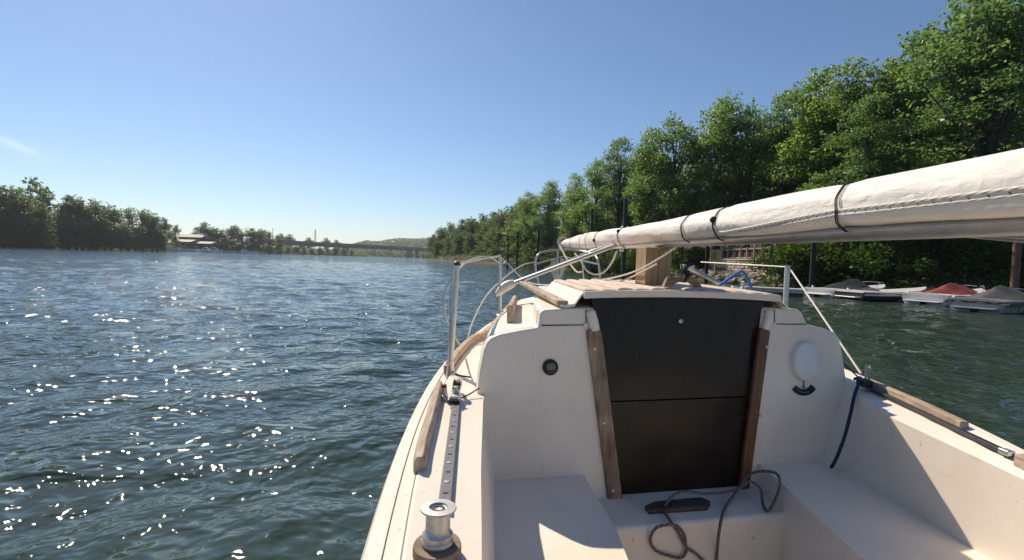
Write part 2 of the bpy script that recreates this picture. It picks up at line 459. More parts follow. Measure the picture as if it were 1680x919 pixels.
# ================================================================== water, banks, hill
def make_water():
    r1 = np.exp(np.arange(math.log(0.8), math.log(55), 0.0065)); r2 = np.concatenate([np.exp(np.arange(math.log(55) + .006, math.log(220), 0.0045)), np.exp(np.arange(math.log(220) + .02, math.log(2400), 0.03))])
    rr = np.concatenate([r1, r2])
    th = np.concatenate([np.radians(np.linspace(-56, 56, 560)), np.radians(np.linspace(56, 304, 42)[1:-1])])
    nr, na = len(rr), len(th)
    Rg, T = np.meshgrid(rr, th, indexing='ij')
    X, Y = Rg * np.sin(T), Rg * np.cos(T)
    g = np.random.default_rng(5)
    dr = np.gradient(rr)[:, None]; spacing = np.maximum(dr, Rg * math.radians(0.2))
    z = np.zeros_like(X)
    N = 70
    lam = np.exp(g.uniform(math.log(.36), math.log(2.6), N))
    ang = np.radians(146) + g.normal(0, .95, N)
    ph = g.uniform(0, 2 * math.pi, N)
    amp = .0031 * lam * np.clip(1.2 / lam, .3, 1.0) * np.clip(lam / .6, .5, 1.0) * g.uniform(.6, 1.4, N)
    for i in range(N):
        k = 2 * math.pi / lam[i]
        w = np.clip((lam[i] / spacing - 2.5) / 3.0, 0, 1)
        s = np.sin(k * (X * math.sin(ang[i]) + Y * math.cos(ang[i])) + ph[i])
        z += amp[i] * w * (s + .25 * (s * s - .5))
    # gusts: patches of livelier and calmer water
    gust = 1 + .22 * np.sin(X * .21 + 1.3 * np.sin(Y * .11)) * np.sin(Y * .17 + 2.0 + np.sin(X * .13))
    z *= gust
    v = np.stack([X, Y, z], -1).reshape(-1, 3)
    i, j = np.meshgrid(np.arange(nr - 1), np.arange(na), indexing='ij')
    j2 = (j + 1) % na
    f = np.stack([i * na + j, (i + 1) * na + j, (i + 1) * na + j2, i * na + j2], -1).reshape(-1, 4)
    # close the middle with a fan
    c = len(v); v = np.vstack([v, [[0, 0, 0]]])
    me = raw_mesh('water', v, f[:, ::-1], M['water'], True)
    o = bpy.data.objects.new('water', me); col.objects.link(o)
    tag(o, 'rippled green blue river water glittering in the sun', None, None, 'structure')
make_water()

def sheet(name, rows, mat, label, smooth=True):
    m = MB(); m.loft(rows, closed=False, cap=False)
    o = build(name, m, mat, None, smooth=smooth); tag(o, label, None, None, 'structure'); return o
V = Vector
SHORE_R = [V((90, 18, 0)), V((60, 24, 0)), V((38, 29, 0)), V((29, 31, 0)), V((21.5, 37, 0)), V((18.8, 48, 0)), V((17, 62, 0)), V((13, 80, 0)), V((6, 105, 0)), V((-2, 140, 0)), V((-20, 182, 0)), V((-42, 250, 0)), V((-60, 340, 0)), V((-70, 460, 0))]
SHORE_L = [V((-420, 60, 0)), V((-260, 125, 0)), V((-190, 178, 0)), V((-186, 230, 0)), V((-200, 300, 0)), V((-208, 380, 0)), V((-214, 450, 0)), V((-205, 520, 0)), V((-172, 570, 0)), V((-176, 640, 0))]
def bank(shore, side, prof, seed):
    g = random.Random(seed); S = curve_pts(shore, 6); rows = []
    for off, z in prof:
        row = []
        for i, p in enumerate(S):
            t = (S[min(i + 1, len(S) - 1)] - S[max(i - 1, 0)]).normalized(); nrm = V((t.y, -t.x, 0)) * side
            row.append(p + nrm * (off + g.uniform(-.12, .12) * min(4, abs(off))) + V((0, 0, z + g.uniform(-.12, .12) * max(0, min(2.0, z)))))
        rows.append(row)
    return rows
sheet('right_bank', bank(SHORE_R, 1, [(-1.2, -.6), (0, .05), (1.2, .7), (3, 1.5), (6, 2.6), (12, 3.8), (30, 5), (70, 9)], 1), M['earth'], 'steep earthy right river bank under the trees')
sheet('left_bank', bank(SHORE_L, -1, [(-2, -.6), (0, .1), (2, 1.0), (8, 2.4), (30, 4), (90, 7)], 2), M['earth'], 'low dark left river bank across the water')

def canopy_mesh(name, pts, sizes, mat, rng, flat=0.5):
    """leaf-like faces at pts (n,3)"""
    n = len(pts)
    nor = rng.normal(size=(n, 3)); nor[:, 2] = np.abs(nor[:, 2]) * 1.0 + flat; nor /= np.linalg.norm(nor, axis=1)[:, None]
    a = rng.normal(size=(n, 3)); u = np.cross(nor, a); u /= np.linalg.norm(u, axis=1)[:, None]; w = np.cross(nor, u)
    s = sizes[:, None]
    k = rng.uniform(.45, .75, (n, 1))
    v = np.stack([pts + u * s, pts + w * s * k, pts - u * s * .9, pts - w * s * k], 1).reshape(-1, 3)
    f = np.arange(4 * n).reshape(-1, 4)
    return raw_mesh(name, v, f, mat)

# ---- far hill with its wood
HP = [(560, 412), (575, 406), (590, 398.5), (604, 394), (619, 396), (637, 392.5), (655, 389.5), (672, 390.5), (688, 390.5), (707, 388), (740, 384), (800, 378), (880, 372), (980, 368)]
top = []
for x, y in HP: top.append(at_y(x, y, 1350))
rows = []
for f_, dz in ((0.0, -2), (.12, .18), (.35, .5), (.65, .82), (1.0, 1.0), (1.4, .9)):
    rows.append([V((p.x, 1180 + 170 * f_, dz * p.z * .9 if dz > 0 else -2)) for p in top])
sheet('hill', rows, M['hill'], 'hazy wooded hill far behind the bridge')
rg = np.random.default_rng(11)
pts = []
for _ in range(9000):
    i = rg.integers(0, len(top) - 1); t = rg.random(); p = top[i].lerp(top[i + 1], t); f_ = rg.random()
    zz = np.interp(f_, [0, .12, .35, .65, 1], [0, .18, .5, .82, 1.0]) * p.z
    pts.append((p.x, 1180 + 170 * f_ - 4, zz * .9 + rg.random() * 3.5 + .5))
o = bpy.data.objects.new('hill_wood', canopy_mesh('hill_wood', np.array(pts), rg.uniform(2.0, 3.8, len(pts)), M['leaf_far'], rg, 1.2)); col.objects.link(o)
tag(o, 'continuous wood covering the far hill behind the bridge', None, None, 'stuff')
# low wood on the far shore under the bridge and behind it
pts = []
for _ in range(5200):
    px = rg.uniform(575, 720); D = rg.uniform(880, 960); c = at_y(px, 420, D)
    hmax = 11 + 3 * math.sin(px * .21) + 2.5 * math.sin(px * .63)
    pts.append((c.x, D, rg.random() ** .7 * hmax))
o = bpy.data.objects.new('far_shore_wood', canopy_mesh('far_shore_wood', np.array(pts), rg.uniform(1.2, 2.6, len(pts)), M['leaf_far'], rg)); col.objects.link(o)
tag(o, 'low green wood on the far shore seen below the bridge', None, None, 'stuff')

# ================================================================== trees
ORD = 'first second third fourth fifth sixth seventh eighth ninth tenth eleventh twelfth thirteenth fourteenth fifteenth sixteenth seventeenth eighteenth nineteenth twentieth'.split()
def tree_meshes(name, seed, H, cr, base, nl, nleaf, leaf, lob=(1.0, 1.9), mat='leaf', lean=0.6):
    """one tree: trunk+limbs mesh and crown mesh, base at the origin"""
    g = random.Random(seed); rg = np.random.default_rng(seed)
    m = MB()
    trunk = [V((0, 0, -.6))]; x = y = 0
    for i in range(1, 9):
        x += g.uniform(-.1, .1) * lean * H / 18; y += g.uniform(-.1, .1) * lean * H / 18
        trunk.append(V((x, y, H * .86 * i / 8)))
    r0 = H * .021
    m.tube(trunk, [r0 * (1.35 if i == 0 else 1.0) * (1 - .88 * i / 8) for i in range(9)], 8)
    lobes = []
    for k in range(nl):
        for _ in range(30):
            a = g.uniform(0, 2 * math.pi); zf = g.random()
            z = base * H + zf * (H * .97 - base * H)
            # crown radius profile: broad at one third, narrowing to an uneven top
            z_ = .42 + .58 * zf if base < .15 else .20 + .80 * zf
            pr = cr * max(.25, (1 - zf ** 3.2) ** .55 * (min(1, .62 + 1.1 * zf) if base > .15 else 1.0))
            rad = pr * math.sqrt(g.random()) * (0.75 + .35 * math.sin(3 * a + seed) * .6 + .12 * math.sin(7 * a))
            p = V((x * z / H + rad * math.cos(a), y * z / H + rad * math.sin(a), z))
            if all((p - q).length > .62 * (lob[0] + lob[1]) / 2 for q, _r in lobes): break
        r = g.uniform(*lob) * (1.0 if zf < .8 else .75)
        lobes.append((p, r))
        if g.random() < .75:
            z0 = max(.22 * H, p.z - g.uniform(.12, .30) * H - rad * .35); f = min(.99, z0 / (H * .86)); i = int(f * 8); st = trunk[i].lerp(trunk[min(8, i + 1)], f * 8 - i)
            mid = st.lerp(p, .5) + V((g.uniform(-.4, .4), g.uniform(-.4, .4), g.uniform(-.3, .5)))
            rb = r0 * .34 * (1 - .6 * f)
            m.tube([st, st.lerp(mid, .5) + V((0, 0, -.1)), mid, p], [rb, rb * .8, rb * .6, rb * .25], 5)
    tm = m.mesh(name + '_trunk', M['bark'])
    per = nleaf // nl; P = []
    for p, r in lobes:
        n = int(per * (r / ((lob[0] + lob[1]) / 2)) ** 2)
        d = rg.normal(size=(n, 3)); d /= np.linalg.norm(d, axis=1)[:, None]
        d[:, 2] = np.where(d[:, 2] < -.35, d[:, 2] * .5, d[:, 2])
        q = d * (r * rg.random((n, 1)) ** .34) * (1 + .28 * np.sin(5 * d[:, :1] + seed) * np.sin(4 * d[:, 1:2] + r * 9)) 
        q *= np.array([1.1, 1.1, .85])
        # sprays sticking out of the lobe
        ns = max(3, n // 60)
        for _ in range(ns):
            dd = rg.normal(size=3); dd /= np.linalg.norm(dd); dd[2] = abs(dd[2]) * .9 + .1
            sel = rg.integers(0, n, 9); L = rg.uniform(.8, 1.45, (9, 1)) * r
            q[sel] = dd * L + rg.normal(0, leaf * .5, (9, 3))
        P.append(q + np.array(p))
    P = np.concatenate(P)
    cm = canopy_mesh(name + '_crown', P, rg.uniform(.6, 1.25, len(P)) * leaf, M[mat], rg, .25)
    return tm, cm
PROTO = {}
for nm, a in dict(
    A=(21, 18, 5.2, .26, 70, 18000, .155, (.8, 1.6)), B=(22, 19, 4.3, .22, 66, 17000, .155, (.8, 1.6), 'leaf_warm'), C=(27, 17, 6.0, .30, 74, 18000, .155, (.8, 1.6)), E=(29, 20, 4.8, .34, 58, 15000, .155, (.8, 1.5), 'leaf_dark'),
).items(): PROTO[nm] = (tree_meshes('tree' + nm, *a), a[1])
for nm, a in dict(F=(31, 18, 6.0, .03, 52, 7000, .34, (1.3, 2.4), 'leaf_far'), G=(37, 17, 5.0, .03, 50, 6500, .34, (1.3, 2.4), 'leaf_far'), H=(33, 18, 4.6, .04, 46, 5600, .34, (1.2, 2.3), 'leaf_far'),
                  K=(34, 20, 3.4, .35, 22, 1500, .36, (.9, 1.6), 'leaf_far')).items(): PROTO[nm] = (tree_meshes('tree' + nm, *a), a[1])
def tree(kind, x, y, z, h, label, group, wide=1.0, rot=None):
    (tm, cm), H = PROTO[kind]; s = h / H
    e = bpy.data.objects.new('tree', None); e.location = (x, y, z); e.scale = (s * wide, s * wide, s)
    e.rotation_euler = (0, 0, random.uniform(0, 6.28) if rot is None else rot)
    col.objects.link(e); tag(e, label, 'tree', group)
    for n_, me in (('trunk', tm), ('crown', cm)):
        c = bpy.data.objects.new(n_, me); col.objects.link(c); c.parent = e
    return e
def tree_px(kind, px, topy, D, label, group, zb_=2.0, wide=1.0, rot=None):
    t_ = at_y(px, topy, D); return tree(kind, t_.x, D, zb_, t_.z - zb_, label, group, wide, rot)
# skyline of the right bank: (kind, column, top row, distance, width, label)
RT = 'trees along the right bank'
right_trees = [
 ('E', 1650, -70, 36, 1.25, 'tallest broad tree at the right edge, its crown cut by the frame'),
 ('C', 1592, -6, 40, .95, 'tall tree with a forked trunk against sky gaps at upper right'),
 ('A', 1520, 57, 45, .95, 'rounded tree just left of the tallest right edge trees'),
 ('B', 1462, 98, 44, 1.0, 'tree between the rounded tall tree and the spiky topped one above the sail'),
 ('B', 1398, 92, 46, 1.2, 'bright spiky topped tree above the middle of the mast'),
 ('A', 1345, 118, 49, 1.0, 'leafy tree left of the spiky topped tree above the mast'),
 ('E', 1296, 148, 52, 1.0, 'slim tree rising right of the round crowned tree over the timber block'),
 ('C', 1238, 172, 56, .85, 'low shouldered tree at the right side of the round crowned pair'),
 ('A', 1188, 162, 58, 1.05, 'round crowned tree with dark visible limbs above the wooden block'),
 ('C', 1112, 192, 60, .95, 'spreading bright tree with open limbs above the middle of the boat'),
 ('B', 1068, 208, 64, .85, 'bright left edge tree of the tall group above the mast'),
 ('E', 1020, 226, 78, 1.0, 'airy dark tree with a thin trunk standing behind the green piling'),
 ('A', 982, 262, 84, .95, 'dark dense tree left of the airy one'),
 ('B', 946, 283, 92, 1.1, 'dark tree stepping down towards the river bend'),
 ('A', 902, 298, 112, 1.1, 'pale green tree with a dome top where the bank turns'),
 ('C', 866, 314, 122, .9, 'leftmost of the near bank trees, before the low wooded slope'),
]
for k, px, ty, D, w, lab in right_trees: tree_px(k, px, ty, D, lab, RT, 2.0, w)
for k, px, ty, D, w, lab in (('A', 1352, 285, 41, 1.3, 'shading tree at the waterside behind the charcoal covered boat'), ('C', 1446, 270, 38.5, 1.3, 'shading tree at the waterside over the low boat'), ('E', 1528, 262, 37.5, 1.4, 'shading tree at the waterside over the red covered boat'), ('A', 1628, 280, 35.5, 1.3, 'shading tree at the waterside over the grey covered boat')):
    tree_px(k, px, ty, D, lab, RT, 1.2, w)
# second row filling the wood behind (shade behind the trunks)
rr = random.Random(12)
for i, (px, ty, D) in enumerate([(1720, 60, 54), (1632, 250, 56), (1560, 255, 58), (1490, 150, 60), (1430, 160, 60), (1370, 165, 62), (1320, 190, 64), (1265, 210, 66), (1210, 225, 70), (1150, 240, 72), (1090, 255, 76), (1042, 275, 90), (1000, 300, 96), (962, 318, 104), (925, 325, 125)]):
    tree_px('ABCE'[i % 4], px, ty, D, ORD[i] + ' tree from the right in the darker second row behind the right bank trees', 'second row trees on the right bank', 3.0, 1.35)
# low slope towards the bend: rows of rounded trees, far
FT = 'trees on the low slope at the river bend'
for i, (px, ty, D) in enumerate([(712, 385, 262), (726, 373, 250), (742, 366, 236), (760, 361, 226), (778, 357, 212), (796, 352, 200), (812, 349, 190), (828, 343, 178), (845, 336, 162), (858, 330, 148),
                                 (718, 396, 245), (736, 388, 226), (755, 384, 212), (773, 382, 200), (791, 378, 186), (808, 376, 176), (824, 372, 164), (840, 366, 152), (862, 362, 138), (884, 352, 126), (905, 350, 118)]):
    tree_px('FGH'[i % 3], px, ty, D, ORD[i % 10] + ' rounded tree from the left on the low wooded slope at the bend' if i < 10 else ORD[i - 10] + ' low waterside tree from the left at the foot of the slope at the bend', FT if i < 10 else 'waterside trees at the foot of the slope', .6 if i >= 10 else 3, 1.2)
# left bank
LT = 'trees on the left bank'
left_trees = [('F', 2, 306, 186, 1.0, 'leftmost dark tree of the left bank, cut by the frame'), ('G', 30, 308, 192, .9, 'dense tree second from the left edge across the water'), ('K', 51, 292, 206, 1.0, 'thin tall sparse tree standing above the left bank crowns'), ('K', 72, 308, 205, .9, 'second sparse tree, just right of the tallest thin one on the left bank'),
  ('F', 68, 333, 190, .8, 'bushy tree below the two sparse ones on the left bank'), ('F', 114, 322, 210, .9, 'flat topped tree at the middle of the left bank group'), ('G', 134, 326, 214, .8, 'tree right of the flat topped one on the left bank'), ('H', 158, 329, 220, 1.0, 'rounded tree near the middle of the left bank'),
  ('G', 183, 335, 228, .9, 'tree right of the middle of the left bank group'), ('F', 102, 345, 206, .8, 'lower tree in front of the flat topped left bank tree'), ('H', 211, 341, 240, .9, 'airy tree with light gaps on the left bank'), ('H', 234, 344, 246, .8, 'airy tree second from the right end of the left bank group'),
  ('G', 250, 348, 252, .9, 'dark upright tree near the right end of the left bank group'), ('F', 270, 359, 262, .7, 'last big tree at the right end of the left bank group'), ('H', 288, 369, 285, .7, 'small round tree beside the pale roofed building')]
for k, px, ty, D, w, lab in left_trees: tree_px(k, px, ty, D, lab, LT, .6, w * 1.15)
for i, (px, ty, D) in enumerate([(-14, 330, 188), (18, 345, 186), (46, 350, 192), (88, 358, 200), (126, 360, 206), (148, 352, 214), (172, 362, 218), (198, 368, 226), (222, 372, 236), (258, 375, 252)]):
    tree_px('FGH'[i % 3], px, ty, D, ORD[i] + ' low waterside tree from the left at the foot of the left bank wood', 'low waterside trees on the left bank', .2, 1.5)
far_trees = [(335, 366, 345, 'rounded dark tree right of the pale roofed building'), (348, 372, 350, 'tree just right of the rounded dark one past the building'), (322, 380, 352, 'small bush like tree above the pale roof'), (364, 378, 352, 'low tree in the gap left of the pale poplar'), (383, 369, 362, 'pale tall tree in the middle of the far left shore'), (396, 380, 366, 'tree right of the pale tall one on the far shore'),
  (413, 375, 372, 'left tree of the dark pair on the far left shore'), (426, 375, 378, 'right tree of the dark pair on the far left shore'), (442, 380, 392, 'tree under the thin pole on the far shore'), (455, 387, 420, 'tree at the left end of the bridge')]
for i, (px, ty, D, lab) in enumerate(far_trees): tree_px('FGH'[i % 3], px, ty, D, lab, 'trees on the far left shore', .4, 1.2)
for i, px in enumerate(range(356, 585, 13)):
    D = 345 + max(0, px - 380) * 1.05; tree_px('GFH'[i % 3], px, 398 + (px - 356) * .040 + (i * 7 % 5) * .8, D, ORD[i] + ' low dark tree from the left in the far waterline row before the bridge', 'far waterline trees', .2, 2.0)
for px, ty, D, lab in ((461, 384, 640, 'small round tree above the bridge at its left end'), (476, 385, 640, 'second small round tree above the left end of the bridge'), (507, 390, 680, 'low round tree left of the pylon'), (535, 391, 700, 'flat topped tree right of the pylon'), (552, 394, 700, 'rightmost low tree showing over the bridge')):
    tree_px('F', px, ty, D, lab, 'trees behind the bridge', 3, 1.3)

# ---- shrubs on the right bank
def shrub_mesh(seed, n, leaf):
    rg = np.random.default_rng(seed); P = []
    for k in range(16):
        c = np.array([rg.normal(0, .75), rg.normal(0, .6), abs(rg.normal(.6, .5)) + .2]); r = rg.uniform(.35, .7)
        d = rg.normal(size=(n // 16, 3)); d /= np.linalg.norm(d, axis=1)[:, None]
        P.append(c + d * r * rg.random((n // 16, 1)) ** .4)
    P = np.concatenate(P); P[:, 2] = np.maximum(P[:, 2], -.1)
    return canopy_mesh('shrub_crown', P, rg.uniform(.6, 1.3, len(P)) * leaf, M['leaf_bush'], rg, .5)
def stems_mesh(seed):
    g = random.Random(seed); m = MB()
    for k in range(6):
        a = g.uniform(0, 6.28); m.tube([V((0, 0, -.3)), V((.25 * math.cos(a), .25 * math.sin(a), .5)), V((.7 * math.cos(a), .6 * math.sin(a), 1.2))], [.035, .025, .01], 5)
    return m.mesh('shrub_stem', M['bark'])
SH = [(shrub_mesh(s, 6400, .062), stems_mesh(s)) for s in (3, 4, 5)]
shr = [(1302, 430, 40, 1.7, 'bright leafy shrub right of the terrace railing'), (1328, 440, 38, 1.5, 'leafy shrub by the dark post right of the stone wall'), (1352, 425, 38, 2.4, 'tall leafy shrub behind the charcoal covered boat'), (1380, 420, 39, 2.2, 'light green shrub at the left of the thick dark trunk'),
  (1425, 440, 37, 1.8, 'shrub right of the thick trunk above the low boat'), (1470, 452, 36, 1.7, 'low shrub above the tan dock'), (1500, 430, 38, 2.1, 'shrub in the shade above the red covered boat'), (1545, 440, 37, 1.9, 'broad leaved shrub over the red covered boat'), (1590, 425, 36, 2.0, 'sunlit shrub between the two dark trunks'), (1625, 445, 35, 1.9, 'shrub above the grey covered boat'), (1665, 430, 34, 2.2, 'shrub behind the brown piling'), (1700, 440, 33, 2.2, 'shrub at the right frame edge'),
  (1000, 428, 72, 2.2, 'sunlit shrub on the bank beyond the timber block'), (975, 432, 78, 2.2, 'shrub on the bank beyond the hanging ropes'), (1040, 425, 66, 2.0, 'light shrub between the two green pilings'), (1120, 425, 58, 1.8, 'shrub left of the yellow board'), (1145, 428, 56, 1.4, 'small shrub behind the yellow board'), (950, 425, 86, 2.4, 'shrub on the bank left of the shrub beyond the ropes'), (900, 415, 108, 3.0, 'willowy pale shrub at the bank by the dark pilings'), (875, 418, 118, 3.0, 'willowy pale shrub left of the dark pilings'),
  (1408, 405, 42, 2.6, 'shaded shrub at the top of the bank behind the thick trunk'), (1455, 402, 44, 2.6, 'shaded shrub at the top of the bank right of the thick trunk'), (1520, 400, 44, 2.8, 'yellow green shrub lit between trunks at the top of the bank'), (1570, 402, 43, 2.6, 'dark shrub behind the right pair of trunks'), (1640, 400, 42, 2.8, 'shrub at the top of the bank near the brown piling')]
for i, (px, py, D, s, lab) in enumerate(shr):
    c = at_y(px, py, D); e = bpy.data.objects.new('shrub', None); e.location = (c.x, D, c.z - 1.1 * s); e.scale = (s * 1.25, s, s); e.rotation_euler = (0, 0, i * 1.7); col.objects.link(e)
    tag(e, lab, 'shrub', 'shrubs on the right bank')
    for n_, me in (('foliage', SH[i % 3][0]), ('stem', SH[i % 3][1])):
        ch = bpy.data.objects.new(n_, me); col.objects.link(ch); ch.parent = e
# ivy and weeds over the bank
Sc = curve_pts(SHORE_R, 6); pts = []; rg = np.random.default_rng(9)
for _ in range(60000):
    i = min(int(rg.random() ** 1.7 * (len(Sc) - 14)) + 6, len(Sc) - 8); p = Sc[i].lerp(Sc[i + 1], rg.random()); t = (Sc[i + 1] - Sc[i]).normalized(); nrm = V((t.y, -t.x, 0)); off = rg.uniform(.9, 13)
    if 40 < p.y < 58 and off < 9: continue
    z = np.interp(off, [0, 1.2, 3, 6, 12, 30], [.05, .7, 1.5, 2.6, 3.8, 5]); q_ = p + nrm * off
    pts.append((q_.x, q_.y, z + abs(rg.normal(0, .35))))
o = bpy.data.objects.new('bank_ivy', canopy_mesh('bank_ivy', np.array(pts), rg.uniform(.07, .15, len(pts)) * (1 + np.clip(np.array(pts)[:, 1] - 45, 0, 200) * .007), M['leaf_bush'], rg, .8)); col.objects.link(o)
tag(o, 'ivy and weeds covering the right bank', None, None, 'stuff')
# brush along the foot of the left bank
Sl = curve_pts(SHORE_L, 6); pts = []; rg = np.random.default_rng(19)
for _ in range(16000):
    i = rg.integers(4, len(Sl) - 2); p = Sl[i].lerp(Sl[i + 1], rg.random()); t = (Sl[i + 1] - Sl[i]).normalized(); nrm = V((-t.y, t.x, 0)); off = rg.uniform(-.6, 7); q_ = p + nrm * off
    pts.append((q_.x, q_.y, .1 + rg.random() * (1.6 + .5 * off)))
o = bpy.data.objects.new('left_bank_brush', canopy_mesh('left_bank_brush', np.array(pts), rg.uniform(.4, .8, len(pts)), M['leaf_far'], rg, .4)); col.objects.link(o)
tag(o, 'dark brush along the waterline of the left bank', None, None, 'stuff')
# bare dark trunks standing on the bank, crowns merging above
for px, D, r, lab in ((1415, 38, .42, 'thick dark ivy covered trunk below the mast, above the low boat'), (1552, 39, .26, 'slim dark trunk of the right pair'), (1570, 40, .42, 'thick dark trunk of the right pair'), (1478, 47, .30, 'pale barked trunk just below the mast')):
    b0 = at_y(px, 455, D); e = thing('tree', (b0.x, D, 1.6), lab, 'tree', 'trunks on the right bank')
    m = MB(); g = random.Random(px); tp = [V((b0.x + g.uniform(-.25, .25) * i * .4, D + g.uniform(-.2, .2), 1.2 + i * 1.35)) for i in range(9)]
    m.tube(tp, [r * (1.3 if i == 0 else 1 - .07 * i) for i in range(9)], 12); build('trunk', m, M['bark'] if px != 1478 else M['rail_wood'], e)
    c = bpy.data.objects.new('crown', PROTO['E'][0][1]); col.objects.link(c); c.parent = e; c.location = (tp[-1].x - b0.x, 0, .5); c.scale = (.66, .66, .62)

# ================================================================== bridge, pylon, pole
bA, bB = at_y(430, 392.5, 560), at_y(735, 409.0, 815)
bd = (bB - bA).normalized(); bn = V((bd.y, -bd.x, 0)).normalized()
br_t = thing('road_bridge', at_y(655, 424, 745), 'long grey girder road bridge across the river in the distance', 'bridge')
def brib(name, off0, off1, z0, z1, mat):
    m = MB(); m.loft([[p + bn * off0 + V((0, 0, z1)), p + bn * off1 + V((0, 0, z1)), p + bn * off1 + V((0, 0, z0)), p + bn * off0 + V((0, 0, z0))] for p in (bA, bA.lerp(bB, .33), bA.lerp(bB, .66), bB)]); return build(name, m, mat, br_t, smooth=False)
brib('deck_slab', -6, 6, -2.0, -1.0, M['concrete'])
brib('girder', 4.2, 5.0, -5.2, -2.0, M['girder']); brib('girder', -5.0, -4.2, -5.2, -2.0, M['girder'])
brib('parapet', 5.7, 6.0, -1.0, .1, M['concrete']); brib('parapet', -6.0, -5.7, -1.0, .1, M['concrete'])
for px, D, w in ((655.5, 745, 7.5), (667, 758, 2.4), (543, 652, 5.5), (482, 600, 5)):
    t = (D - bA.y) / (bB.y - bA.y); p = bA.lerp(bB, t); zt_ = p.z - 5.2
    m = MB()
    m.loft([[V((p.x, p.y, z)) + bn * x * k + bd * y * k for x, y in ((-2.2, -w / 2), (2.2, -w / 2), (2.6, 0), (2.2, w / 2), (-2.2, w / 2), (-2.6, 0))] for z, k in ((-2, 1.08), (zt_ - 1.2, .96), (zt_ - 1.2, 1.1), (zt_, 1.1))]); build('pier', m, M['concrete'], br_t, smooth=False)
py_ = at_y(517, 396, 720); pt = at_y(517, 377, 720)
pl = thing('pylon', (py_.x, 720, 3), 'lattice power pylon standing behind the bridge', 'pylon')
hgt = pt.z - 3
for sx in (-1, 1):
    for sy in (-1, 1):
        m = MB(); m.tube([V((py_.x + sx * 1.5, 720 + sy * 1.5, 3)), V((py_.x + sx * .25, 720 + sy * .25, 3 + hgt))], .16, 5); build('leg', m, M['girder'], pl)
for i, f in enumerate((.72, .84, .96)):
    m = MB(); z = 3 + hgt * f; w = 2.9 - i * .5; m.bar(V((py_.x - w, 720, z)), V((py_.x + w, 720, z)), .3, .3); build('cross_arm', m, M['girder'], pl)
m = MB()
for i in range(8):
    a, b_ = i / 8, (i + 1) / 8; s = 1 if i % 2 else -1; wa, wb = 1.5 - 1.25 * a, 1.5 - 1.25 * b_
    m.tube([V((py_.x - s * wa, 720 - wa, 3 + hgt * a)), V((py_.x + s * wb, 720 - wb, 3 + hgt * b_))], .1, 4)
build('bracing', m, M['girder'], pl)
p0, p1 = at_y(447.5, 392, 480), at_y(447.5, 375, 480)
po = thing('mast_pole', (p0.x, 480, 2), 'thin straight pole above the far trees left of the bridge', 'pole')
m = MB(); m.tube([V((p0.x, 480, 2)), p1], [.35, .2], 8); build('shaft', m, M['girder'], po); m = MB(); m.box(p1 + V((0, 0, -.4)), (.7, .7, .6)); build('lamp_head', m, M['girder'], po)

# ---- pale roofed marina building on the left shore, with moored boats
def bldg(name, px0, px1, ytop, yeave, ybase, D, label):
    a, b_ = at_y(px0, yeave, D), at_y(px1, yeave, D); t = at_y((px0 + px1) / 2, ytop, D); w = b_.x - a.x; zb0 = 2.0
    e = thing(name, ((a.x + b_.x) / 2, D, zb0), label, 'building')
    m = MB(); m.box(((a.x + b_.x) / 2, D + 5, (zb0 + a.z) / 2 - .5), (w * .94, 10, a.z - zb0 + 1)); build('wall', m, M['wall_brown'], e, smooth=False)
    m = MB(); m.loft([[V((x, D - .8, a.z)), V((x, D + 5, t.z)), V((x, D + 10.8, a.z)), V((x, D + 10.8, a.z - .4)), V((x, D - .8, a.z - .4))] for x in (a.x - .6, b_.x + .6)]); build('roof', m, M['roof'], e, smooth=False)
    nw = max(2, int(w / 4))
    for i in range(nw):
        x = a.x + w * (i + .5) / nw; m = MB(); m.box((x, D - .03, a.z - 1.6), (1.6, .1, 1.3)); wn_ = build('window', m, M['hull_white'], e, smooth=False)
        m = MB(); m.box((x, D - .10, a.z - 1.6), (1.3, .06, 1.0)); build('pane', m, M['glass_dark'], wn_, smooth=False)
bldg('marina_building', 292, 330, 384, 388.5, 400, 330, 'long brown marina building with a pale roof on the left shore')
bldg('boat_shed', 284, 312, 392.5, 396, 404, 312, 'low shed with a pale roof in front of the marina building')
bldg('boat_shed', 318, 345, 396, 399, 405, 316, 'second low shed right of the first on the left shore')
def small_boat(px, D, L, label, hull='hull_white', top='hull_white', ang=0.0):
    c = at_y(px, 410, D); e = thing('moored_boat', (0, 0, 0), label, 'boat', 'boats moored at the far marina')
    m = MB(); H_, W_ = L * .15, L * .16; rings = []
    for t, w, s in ((-.5, .8, 0), (-.3, 1, 0), (.1, 1, .05), (.35, .65, .15), (.5, .04, .3)):
        rings.append([V((t * L, -w * W_, H_ * (1 + s))), V((t * L, -w * W_ * .8, -.2)), V((t * L, w * W_ * .8, -.2)), V((t * L, w * W_, H_ * (1 + s)))])
    m.loft(rings); build('hull', m, M[hull], e)
    m = MB(); m.loft([[V((x, -W_ * .7, H_)), V((x, W_ * .7, H_)), V((x * .9, W_ * .5, h)), V((x * .9, -W_ * .5, h))] for x, h in ((-.35 * L, H_ * 2.0), (-.1 * L, H_ * 2.3), (.2 * L, H_ * 1.2))]); cb = build('cabin', m, M[top], e)
    m = MB(); m.box((-.08 * L, 0, H_ * 1.72), (.26 * L, W_ * 1.36, H_ * .35)); build('window', m, M['glass_dark'], cb, smooth=False)
    e.location = (c.x, D, .15); e.rotation_euler = (0, 0, ang)
